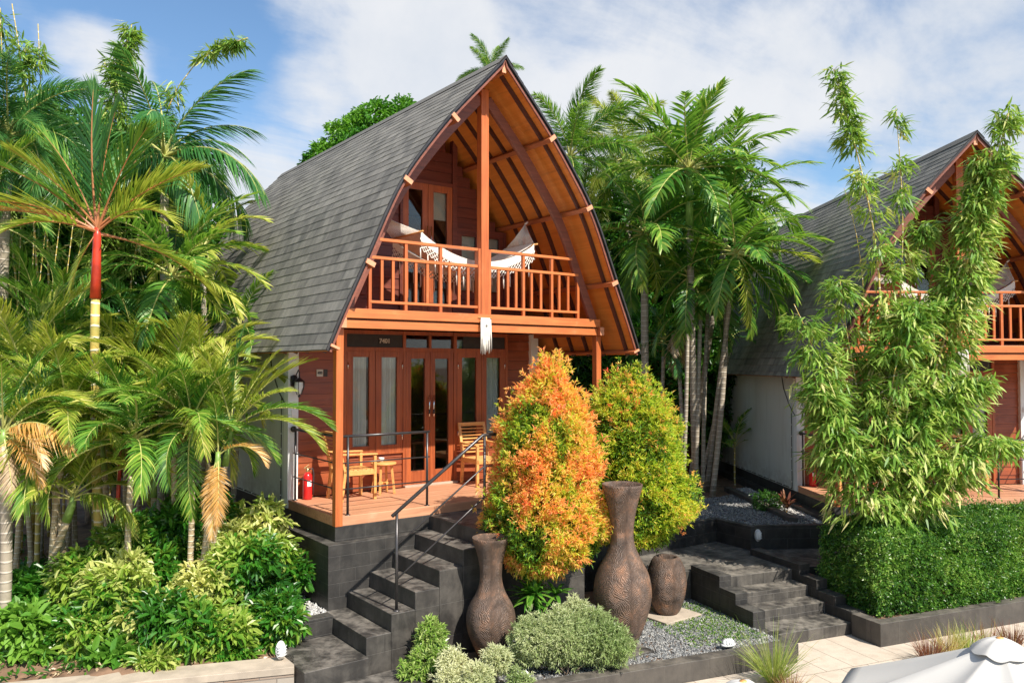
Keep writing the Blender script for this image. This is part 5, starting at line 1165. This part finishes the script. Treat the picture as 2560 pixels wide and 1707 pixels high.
# ---------------------------------------------------------------- left garden
GP = 'palms of the left garden'
palm('tall palm with bright red crownshaft at the left', at(243, 590, 9.9), at(262, 1300, 10.1), 5, 1.5, 'red', 'palmy', 'redrib', .052, ('redshaft', .85), 'yculm', (60, -20), (.2, 1.0), 3,
     extra=[(97, .0, 1.75, .0, 'red', 'palmd', 'redrib', 1.2), (84, -.1, 1.6, .2, 'red', 'palmd', 'redrib', 1.3), (66, -.2, 1.5, .4, 'red', 'palm', 'redrib'), (48, .0, 1.5, .6, 'red', 'palmy', 'redrib'), (112, .1, 1.6, .4, 'red', 'palm', 'redrib'), (132, -.1, 1.6, .6, 'red', 'palm', 'redrib'), (148, -.2, 1.6, .8, 'red', 'palmy', 'redrib'), (156, -.1, 1.5, .6, 'areca', 'palmo', 'redrib'), (36, -.3, 1.3, 1.2, 'red', 'palmy', 'redrib'), (75, .2, 1.5, .4, 'red', 'palmd', 'redrib'), (-115, -.4, .8, .4, 'red', 'palmy', 'redrib')], group=GP)
palm('leaning ringed palm with yellow green drooping fronds at the lower left', at(182, 1255, 9.6), tuple(on(85, 1540, -1.05)), 9, 1.15, 'areca', 'palmy', 'rib', .045, ('shaft', .25), 'ptrunk', (70, 5), (.8, 1.9), 5,
     extra=[(25, -.3, 1.0, 1.6, 'droop', 'palmy'), (150, -.2, 1.0, 1.2, 'areca', 'palmy'), (60, -.2, 1.1, 1.2, 'areca', 'palmy')], group=GP)
palm('palm at the left edge with drooping orange and yellow fronds', at(8, 1095, 9.0), at(10, 1500, 9.0), 10, 1.3, 'areca', 'palm', 'rib', .06, ('shaft', .35), 'ptrunk_grey', (80, 10), (.6, 1.6), 6,
     extra=[(35, -.3, 1.05, 1.6, 'droop', 'palmo'), (10, -.4, .9, 1.2, 'areca', 'palmo'), (-25, -.4, .85, .8, 'areca', 'palmo'), (60, -.1, 1.2, 1.6, 'areca', 'palmy'), (-60, -.5, .8, .8, 'droop', 'palmdry')], group=GP)
# areca clumps across the middle
ar = [(60, 960, 10.6, 1.5, 'palmy', 7, 'yellow green areca palm at the left edge below the dark thicket'),
      (170, 1065, 9.7, 1.20, 'palmy', 8, 'areca palm with golden arching fronds left of the red palm trunk'),
      (335, 1110, 9.5, 1.25, 'palm', 9, 'green areca palm with broad arching fronds right of the red palm trunk'),
      (310, 980, 11.2, 1.4, 'palmy', 10, 'yellowish areca palm behind the red palm trunk'),
      (430, 1040, 10.2, 1.3, 'palmy', 11, 'yellow areca palm between the green one and the white wall'),
      (478, 1075, 9.6, 1.05, 'palm', 12, 'areca palm hanging one frond straight down towards the camera'),
      (255, 1110, 10.6, 1.2, 'palmy', 101, 'areca palm of thin yellow fronds just below the red trunk'),
      (380, 990, 11.6, 1.4, 'palmy', 102, 'pale areca palm below the dark thicket in the middle left'),
      (40, 1000, 11.4, 1.5, 'palm', 103, 'green areca palm behind the orange fronds at the left edge'),
      (500, 960, 11.0, 1.2, 'palmy', 104, 'yellow areca palm in front of the shaded eave'),
      (160, 900, 12.0, 1.5, 'palm', 105, 'green areca palm rising behind the golden arching one'),
      (120, 1130, 10.0, 1.3, 'palm', 15, 'dark green areca palm over the leaning ringed trunk')]
for x, y, D, L, mt, sd, lb in ar:
    palm(lb, at(x, y, D), None, 17, L*1.08, 'areca', mt, 'rib', .035, ('shaft', .4), 'ptrunk', (82, 0), (.8, 1.9), sd, group=GP,
         extra=([(-85, -.6, 1.1, .8, 'areca', 'palm')] if sd == 12 else []))
palm('young palm arching a bright frond across the white wall and pillar', at(578, 1085, 9.7), at(520, 1400, 9.8), 5, 1.25, 'areca', 'palmy', 'rib', .035, ('shaft', .45), 'ptrunk', (80, 45), (.4, 1.2), 14, group=GP,
     extra=[(42, .02, 1.32, 1.6, 'areca', 'palm'), (30, -.1, 1.25, 1.6, 'areca', 'palmy'), (70, .05, 1.1, .4, 'areca', 'palmy'), (88, .0, 1.25, .2, 'areca', 'palmd', 'rib', 1.2), (64, .15, 1.25, .8, 'red', 'palmy'), (118, -.1, 1.0, .8, 'areca', 'palm'), (150, -.2, .9, 1.2, 'areca', 'palmy')])
e = palm('ringed palm trunk with one dying orange frond beside the white wall', at(545, 1150, 9.5), at(490, 1420, 9.6), 2, .8, 'areca', 'palm', 'rib', .04, ('shaft', .3), 'ptrunk', (80, 60), (.4, 1.2), 17, group=GP,
     extra=[(-90, -.35, .95, .2, 'areca', 'palmo'), (42, -.2, .75, 1.9, 'areca', 'palmo'), (-78, -.45, .8, .4, 'areca', 'palmo'), (-105, -.35, .7, .4, 'areca', 'palmo')])
for i, (x, y0, y1, D, lb) in enumerate([(385, 1395, 1190, 10.4, 'pale upright palm trunk among the shrubs at the left'), (458, 1290, 1120, 11.4, 'slim palm behind the ringed trunk near the white wall'), (76, 1330, 1180, 11.6, 'orange ringed twin palm trunk at the left'), (97, 1320, 1150, 11.4, 'thinner orange ringed palm trunk beside the twin trunk'), (168, 1330, 1120, 11.9, 'slim palm stem in the shade left of the red trunk')]):
    palm(lb, at(x, y1, D), at(x-4, y0, D), 6, 1.1, 'areca', 'palm' if i % 2 else 'palmy', 'rib', .035, ('shaft', .25), 'yculm' if i in (2, 3) else 'ptrunk', (80, 20), (.8, 1.6), 50+i, group=GP)
palm('small dark palm with red crownshaft among the shrubs', at(300, 1160, 10.2), at(275, 1370, 10.3), 6, 1.0, 'red', 'palmd', 'redrib', .025, ('redshaft', .8), 'redshaft', (85, 50), (.2, .8), 19, group=GP)
# bigger palms nearer the roof and behind
palm('bright green palm with broad leaflets at the edge of the shingle roof', at(430, 700, 11.6), at(420, 1150, 11.8), 12, 1.55, 'broad', 'palm', 'rib', .05, ('shaft', .7), 'ptrunk_grey', (80, -15), (.8, 1.6), 22, group=GP,
     extra=[(25, -.1, 1.6, 1.2, 'broad', 'palmy'), (5, -.2, 1.4, 1.2, 'broad', 'palmy'), (55, -.2, 1.5, 1.2, 'broad', 'palm'), (100, -.2, 1.3, .4, 'broad', 'palm'), (-20, -.2, 1.2, .8, 'broad', 'palmy')])
palm('deep green palm with broad leaflets beside the far end of the roof', at(505, 640, 13.2), at(500, 1100, 13.4), 11, 1.5, 'broad', 'palmy', 'rib', .05, ('shaft', .6), 'ptrunk_grey', (80, -10), (.8, 1.6), 23, group=GP)
palm('dark palm with long arching fronds against the sky at the left', at(410, 400, 13.8), at(400, 1100, 14.0), 15, 2.1, 'droop', 'palmd', 'rib', .07, ('shaft', .7), 'ptrunk_grey', (70, -20), (.8, 1.9), 24, group=GP,
     extra=[(20, -.1, 2.1, 1.6, 'droop', 'palmd'), (-5, -.1, 1.9, 1.6, 'droop', 'palmd'), (40, .0, 1.6, 1.6, 'droop', 'palmd')])
palm('tall feathery palm at the upper left corner', at(20, 350, 12.4), at(10, 1100, 12.8), 24, 1.7, 'fox', 'palmd', 'rib', .08, ('shaft', .7), 'ptrunk_grey', (70, -30), (1.2, 2.2), 25, group=GP)
palm('feathery palm left of the bamboo, partly outside the picture', at(-60, 560, 11.8), None, 12, 1.7, 'areca', 'palm', 'rib', .07, ('shaft', .6), 'ptrunk_grey', (80, -20), (.8, 1.6), 26, group=GP)
palm('low dark palm in the thicket left of the roof eave', at(480, 870, 12.2), None, 10, 1.2, 'areca', 'palm', 'rib', .04, ('shaft', .3), 'ptrunk_grey', (85, 0), (.8, 1.6), 27, group=GP)
palm('shaded fan of palm fronds below the roof eave', at(600, 830, 12.4), None, 9, 1.1, 'broad', 'palm', 'rib', .04, ('shaft', .3), 'ptrunk_grey', (80, -10), (.8, 1.6), 28, group=GP)
palm('short palm in the thicket left of the red trunk', at(100, 850, 12.4), None, 12, 1.3, 'areca', 'palm', 'rib', .04, ('shaft', .3), 'ptrunk_grey', (85, 0), (.8, 1.6), 29, group=GP)
palm('short palm in the thicket behind the red trunk', at(330, 860, 12.6), None, 12, 1.3, 'areca', 'palmd', 'rib', .04, ('shaft', .3), 'ptrunk_grey', (85, 0), (.8, 1.6), 33, group=GP)
# bamboos against the sky
bamboo('bamboo with leafy tops rising against the sky at the upper left', None, [
    (A(14.5, (240, 900), (250, 500), (280, 260), (330, 60)), .028, 1.2, .32), (A(14.6, (260, 900), (290, 500), (300, 300), (290, 150)), .025, 1.2, .45),
    (A(14.4, (300, 900), (370, 420), (430, 210), (520, 90), (620, 95)), .024, .75, .22), (A(14.7, (280, 900), (330, 420), (370, 270)), .02, .9, .34),
    (A(14.3, (270, 900), (230, 420), (250, 250)), .02, .8, .36)], 190, .22, .034, 44, z0=-1.0, mat='bamboo')
bamboo('bamboo with sparse leaves at the very top left corner', None, [(A(14, (110, 900), (80, 500), (70, 250), (30, 10)), .028, .7, .30), (A(14.2, (130, 900), (110, 400), (95, 60)), .024, .7, .3), (A(14.1, (60, 900), (20, 500), (0, 20)), .024, .7, .3)], 170, .22, .034, 45, z0=-1.0)
bamboo('bare golden canes in the dark thicket at the left edge', None, [(A(12.9, (10+i*26, 880), (14+i*28+(i % 3)*6, 700), (20+i*33, 540)), .02, .12, .2) for i in range(8)], 30, .16, .024, 46, z0=-1.0, drop=.5)
# dark thicket masses behind
TH_ = [(150, 420, 17.0, 1.5, 1.3), (350, 460, 17.4, 1.4, 1.2), (20, 480, 17, 1.5, 1.4), (430, 600, 16.8, 1.3, 1.5), (60, 760, 15.5, 1.5, 1.5), (230, 800, 15.2, 1.4, 1.4), (400, 830, 15.0, 1.3, 1.3), (560, 860, 14.6, 1.1, 1.1), (120, 560, 16.5, 1.5, 1.5), (300, 560, 16.2, 1.5, 1.5), (-90, 820, 15, 1.6, 1.8)]
nm = ['tall leafy tree behind the upper left feathery palm', 'tall leafy tree behind the arching dark palm', 'tall leafy tree at the left edge behind the palms', 'tall dark leafy tree left of the far end of the roof', 'dark leafy bush behind the golden canes', 'dark leafy bush behind the red palm trunk', 'dark leafy bush in the middle of the left thicket', 'dark leafy bush under the end of the shingle roof', 'tall dark leafy tree behind the upper left palms', 'tall dark leafy tree behind the upright red palm frond', 'dark leafy bush beyond the left edge']
for i, (x, y, D, r1, r2) in enumerate(TH_):
    c0 = at(x, y, D); zb = -1.0; zs = [(0, 0, 0, r1, r1, r2)]
    if c0.z > 1.2: zs.append((.2, .1, -1.6, r1*.9, r1*.9, r2))
    else: zs.append((0, 0, -.9, r1*.9, r1*.9, 1.0))
    shrub(nm[i], c0, zs, 3600, .17, .06, 'leaf', 60+i, 5, (.0, .55), 1, 'leafy_tree' if i in (0, 1, 2, 3, 8, 9) else 'bush', 'tree' if i in (0, 1, 2, 3, 8, 9) else 'bush', 'dark bushes of the left thicket', rad_=.05, shellf=.35)
# variegated shrubs of the lower left
SH = [(500, 1300, 10.4, .36, 'croton', (.15, .6), 'tall green shrub between the ringed trunks'), (640, 1390, 10.1, .36, 'croton', (.45, .95), 'yellow variegated shrub leaning toward the plinth corner'), (380, 1560, 9.05, .34, 'croton', (.5, 1.0), 'second bright yellow shrub low in the left bed'), (500, 1500, 9.3, .34, 'croton', (.55, 1.0), 'pale cream and green shrub in the middle of the left bed'), (250, 1560, 9.0, .30, 'croton', (.3, .8), 'light green shrub between the leaning palm and the yellow shrub'), (590, 1650, 8.95, .22, 'croton', (.35, .8), 'small yellow green shrub right behind the cream cap'), (300, 1370, 9.9, .36, 'croton', (.25, .70), 'green and yellow shrub around the small red palm'), (440, 1340, 10.2, .38, 'croton', (.10, .50), 'dark green shrub behind the ringed trunk'), (600, 1330, 10.3, .40, 'croton', (.40, .85), 'pale yellow leaved shrub against the black plinth'),
      (700, 1440, 10.0, .24, 'croton', (.20, .65), 'glossy green sprig leaning over the pale gravel'), (560, 1440, 9.6, .40, 'croton', (.25, .72), 'green shrub in front of the pale yellow one'), (330, 1500, 9.2, .40, 'croton', (.50, 1.0), 'bright yellow variegated shrub at the centre of the left bed'),
      (230, 1440, 9.7, .32, 'croton', (.30, .75), 'mid green shrub right of the leaning palm trunk'), (440, 1570, 9.0, .34, 'croton', (.05, .45), 'dark glossy shrub below the bright yellow one'), (540, 1600, 9.0, .38, 'croton', (.30, .75), 'yellow green shrub just behind the cream capped wall'),
      (650, 1580, 9.25, .32, 'croton', (.35, .85), 'cream flecked shrub beside the caged white lamp'), (180, 1600, 8.9, .34, 'croton', (.15, .55), 'green shrub at the foot of the leaning palm'), (70, 1620, 8.8, .36, 'leaf', (.45, 1.0), 'broad leaved green plant in the lower left corner'),
      (300, 1660, 8.7, .26, 'leaf', (.4, 1.0), 'broad leaved green plant left of the cream capped wall'), (420, 1660, 8.7, .26, 'croton', (.25, .7), 'low green shrub spilling towards the cream cap'), (30, 1500, 9.4, .26, 'leaf', (.2, .7), 'small dark plant by the left edge trunk'),
      (380, 1440, 9.7, .34, 'croton', (.15, .6), 'green shrub around the pale upright trunk'), (640, 1500, 9.7, .34, 'croton', (.10, .5), 'deep green shrub next to the pale gravel')]
for i, (x, y, D, r_, mt, vv, lb) in enumerate(SH):
    c0 = at(x, y, D); rg = random.Random(i)
    bl = [(rg.uniform(-.75, .75)*r_, rg.uniform(-.6, .6)*r_, rg.uniform(-.4, .7)*r_, r_*rg.uniform(.6, .85), r_*rg.uniform(.6, .85), r_*rg.uniform(.55, .8)) for _ in range(4)]
    big = mt == 'leaf'
    shrub(lb, c0, bl, 170 if big else 360, .18 if big else .14, .08 if big else .046, mt, 80+i, 7, vv, 4, 'variegated_shrub' if not big else 'broadleaf_plant', 'shrub', 'shrubs of the lower left bed', spread=.7, rad_=.009, droop=.25, shellf=.35)
# leaf litter and ground cover
rng = np.random.default_rng(77); n = 5200; X = rng.uniform(-6.5, -.95, n); Y = rng.uniform(-1.1, 5.5, n); ok = np.array([(Vector((x, y, 0))-cap0).dot(capn) > .38 for x, y in zip(X, Y)]); X, Y = X[ok], Y[ok]
Z = np.array([max(hl2(x, y), -1.25) for x, y in zip(X, Y)]); Q = np.stack([X, Y, Z+.01], 1); D_ = rng.normal(size=(len(X), 3))*[1, 1, .15]
tag(npmesh('leaf_litter', [leaves(Q, D_, rdir(rng, len(X))*.4+np.array([0, 0, 1.]), .09, .035, rng.random(len(X)))], M['palmdry']), kind='stuff')
n = 2600; X = rng.uniform(-7, -.95, n); Y = rng.uniform(-1.1, 7, n); ok = np.array([(Vector((x, y, 0))-cap0).dot(capn) > .4 for x, y in zip(X, Y)]) & (n3(np.stack([X, Y, 0*X], 1), 1.3) > -.05); X, Y = X[ok], Y[ok]
Z = np.array([max(hl2(x, y), -1.25) for x, y in zip(X, Y)]); Q = np.stack([X, Y, Z+.06], 1)
tag(npmesh('ground_cover', [clusters(Q, np.repeat([[0, 0, 1.]], len(Q), 0), rng, 6, .10, .035, rng.uniform(.2, .7, len(Q)), .8, .03)], M['leaf']), kind='stuff')
# ---------------------------------------------------------------- between the bungalows
GR = 'palms between the two bungalows'
palm('big palm with broad shining fronds between the bungalows', at(1722, 430, 16.6), at(1740, 1220, 17.0), 24, 2.2, 'broad', 'palm', 'rib', .07, ('shaft', 1.0), 'ptrunk_grey', (82, -25), (.4, 1.2), 31, group=GR,
     extra=[(30, -.1, 2.2, .4, 'broad', 'palm'), (-15, -.2, 2.2, 1.2, 'broad', 'palm'), (10, -.2, 2.2, 1.2, 'broad', 'palmd'), (165, -.2, 2.0, .8, 'broad', 'palm'), (85, -.3, 1.4, .2, 'broad', 'palmy'), (125, -.1, 1.6, .4, 'broad', 'palm'), (60, .2, 1.7, .4, 'broad', 'palm')])
palm('palm with pale trunk close to the near roof edge', at(1612, 590, 17.2), at(1618, 1130, 17.6), 20, 1.95, 'broad', 'palm', 'rib', .08, ('shaft', .8), 'ptrunk_grey', (75, -30), (.8, 1.6), 32, group=GR,
     extra=[(165, -.2, 1.9, .8, 'broad', 'palmy'), (195, -.2, 1.6, .8, 'broad', 'palm'), (-70, -.4, 1.5, .8, 'broad', 'palmy')])
palm('palm reaching long fronds over the second bungalow roof', at(1840, 640, 16.0), at(1766, 1222, 17.3), 18, 1.8, 'broad', 'palm', 'rib', .05, ('shaft', .8), 'ptrunk_grey', (70, -30), (.8, 1.2), 34, group=GR,
     extra=[(10, -.15, 1.9, .8, 'broad', 'palmy'), (28, -.1, 1.9, .8, 'broad', 'palm'), (-8, -.2, 1.9, .8, 'broad', 'palmd'), (-75, -.3, 1.5, .4, 'broad', 'palmy'), (-55, -.3, 1.3, .8, 'areca', 'palm')])
palm('palm with fronds crossing the sky above the second roof', at(1830, 500, 17.6), at(1725, 1180, 18.0), 20, 1.8, 'broad', 'palm', 'rib', .06, ('shaft', .8), 'ptrunk_grey', (70, -30), (.8, 1.2), 35, group=GR,
     extra=[(30, -.1, 1.6, .8, 'broad', 'palm'), (0, -.1, 1.8, 1.2, 'broad', 'palm')])
for i, (x, y0, yc, D, r_, lb) in enumerate([(1706, 1150, 760, 16.6, .040, 'leftmost slim trunk of the palm cluster beside the second bungalow'), (1738, 1215, 820, 16.8, .045, 'second slim trunk of the palm cluster beside the second bungalow'), (1757, 1222, 800, 17.1, .042, 'third slim trunk of the palm cluster beside the second bungalow'), (1780, 1235, 780, 16.6, .055, 'pale leaning trunk at the right of the palm cluster')]):
    palm(lb, at(x+(14 if i < 3 else 38), yc-60, D), at(x, y0, D), 7, 1.5, 'broad', 'palm', 'rib', r_, ('shaft', .5), 'ptrunk_grey', (70, -45), (.8, 1.6), 90+i, group=GR)
palm('feathery foxtail palm just beyond the near roof', at(1425, 400, 20.5), at(1425, 1100, 21), 16, 2.2, 'fox', 'palm', 'rib', .09, ('shaft', .9), 'ptrunk_grey', (85, -35), (.8, 1.9), 36, group=GR)
palm('second feathery foxtail palm right of the first', at(1560, 400, 21.5), at(1560, 1100, 22), 15, 2.0, 'fox', 'palmy', 'rib', .09, ('shaft', .9), 'ptrunk_grey', (85, -35), (.8, 1.9), 37, group=GR)
palm('palm top peeping over the roof ridge', at(1228, 190, 22), None, 12, 1.05, 'fox', 'palm', 'rib', .08, ('shaft', .6), 'ptrunk_grey', (88, -10), (.8, 1.6), 38)
palm('short fan palm low behind the green topiary', at(1660, 860, 17.5), None, 10, 1.1, 'broad', 'palmd', 'rib', .04, ('shaft', .3), 'ptrunk_grey', (80, -20), (.8, 1.6), 39, group=GR)
palm('shaded palm under the second roof eave', at(1830, 850, 17.6), at(1748, 1200, 17.6), 9, .9, 'areca', 'palmd', 'rib', .035, ('shaft', .3), 'ptrunk_grey', (80, -30), (.8, 1.6), 47, group=GR)
palm('palm skirt of hanging dry fronds between the roofs', at(1690, 840, 17.0), None, 6, .9, 'areca', 'palmdry', 'rib', .04, None, 'ptrunk_grey', (-40, -80), (.2, .8), 48, group=GR)
# small plants on the raised bed
p = on(1838, 1215, -.70); palm('small bright palm on the raised gravel bed beside the second bungalow', (p.x, p.y, .15), tuple(p), 9, .95, 'small', 'palm', 'rib', .018, None, 'yculm', (85, 25), (.8, 1.6), 71)
p = on(1960, 1285, -.70); rosette('dark red leaved plant beside the second bungalow plinth', (p.x, p.y, -.70), 16, .5, .05, 'redgrass', 72, (35, 85), val=.2, heads=2, hspread=.05)
p = on(1915, 1275, -.70); c0 = Vector((p.x, p.y, -.55)); shrub('low dark bush on the slate gravel bed', c0, [(0, 0, 0, .28, .25, .2)], 260, .06, .02, 'hedge', 73, 7, (.1, .5), loc_z=-.70, rad_=.006)
p = on(1700, 1300, -.70); c0 = Vector((p.x, p.y, -.55)); shrub('small green seedling bush by the gravel bed wall', c0, [(0, 0, 0, .14, .14, .14)], 60, .07, .028, 'leaf', 74, 6, (.5, 1), loc_z=-.70, rad_=.005)
# understory between and behind
UN = [(1600, 560, 22.8, 1.9, 1.7, 'leaf', 'tall leafy tree filling the gap between the foxtail palms'), (1740, 500, 23.2, 1.8, 1.5, 'leaf', 'tall leafy tree right behind the big broad palm'), (1470, 560, 23.4, 1.6, 1.5, 'mango', 'sunlit leafy tree just beyond the near roof edge'), (1420, 840, 20.5, 1.2, 1.3, 'leaf', 'dark undergrowth bush left of the right verandah post'), (1560, 900, 20.2, 1.2, 1.2, 'leaf', 'dark undergrowth bush right of the right verandah post'), (1690, 960, 19.6, 1.1, 1.2, 'leaf', 'dark undergrowth bush behind the slim trunks'),
      (1500, 680, 22.5, 1.5, 1.5, 'leaf', 'leafy tree behind the near roof edge'), (1640, 740, 22.0, 1.3, 1.4, 'mango', 'sunlit leafy tree behind the pale palm trunk'), (1780, 620, 21.5, 1.5, 1.6, 'leaf', 'leafy tree behind the broad palms'), (1780, 900, 20.0, 1.1, 1.2, 'leaf', 'dark undergrowth bush under the second roof eave'), (1900, 700, 23.0, 1.5, 1.7, 'leaf', 'leafy tree hidden behind the second roof')]
for i, (x, y, D, r1, r2, mt, lb) in enumerate(UN):
    c0 = at(x, y, D); zs = [(0, 0, 0, r1, r1, r2), (.3, .2, -.9, r1, r1, r2)]
    tree_ = i in (0, 1, 2, 6, 7, 8, 10)
    shrub(lb, c0, zs, 3000, .17, .06, mt, 110+i, 5, (.0, .6), 1, 'leafy_tree' if tree_ else 'bush', 'tree' if tree_ else 'bush', 'undergrowth between the bungalows', rad_=.05, shellf=.35)
# mango tree behind the roof
c0 = at(960, 420, 21.5)
shrub('dense round leafed tree showing above the shingle roof', c0, pxblobs(c0, [(1010, 330, 21.5, .75, .85), (940, 330, 21.3, .8, .8), (875, 370, 21.2, .75, .8), (820, 410, 21.0, .55, .6), (930, 460, 21.5, 1.3, 1.2), (860, 460, 21.3, 1.0, .9), (1060, 420, 21.6, 1.2, 1.2)]), 6500, .17, .055, 'mango', 120, 6, (.35, 1), 1, 'leafy_tree', 'tree', rad_=.14, droop=.55, shellf=.6)
# tree line far behind
rng = np.random.default_rng(5); cs = []
for k in range(46):
    h_ = rad(-25+k*2.6); Dd = rng.uniform(34, 44); cs.append((CAM.x+math.sin(h_)*Dd, CAM.y+math.cos(h_)*Dd, rng.uniform(.2, 1.6), 2.6, 2.6, rng.uniform(2.4, 3.6)))
P_, O_, rr = blobcrown(cs, 26000, rng, .7)
tag(npmesh('tree_line', [clusters(P_, O_, rng, 5, .42, .18, .2+.5*rng.random(len(P_)), .7, .05)], M['leaf']), kind='stuff')
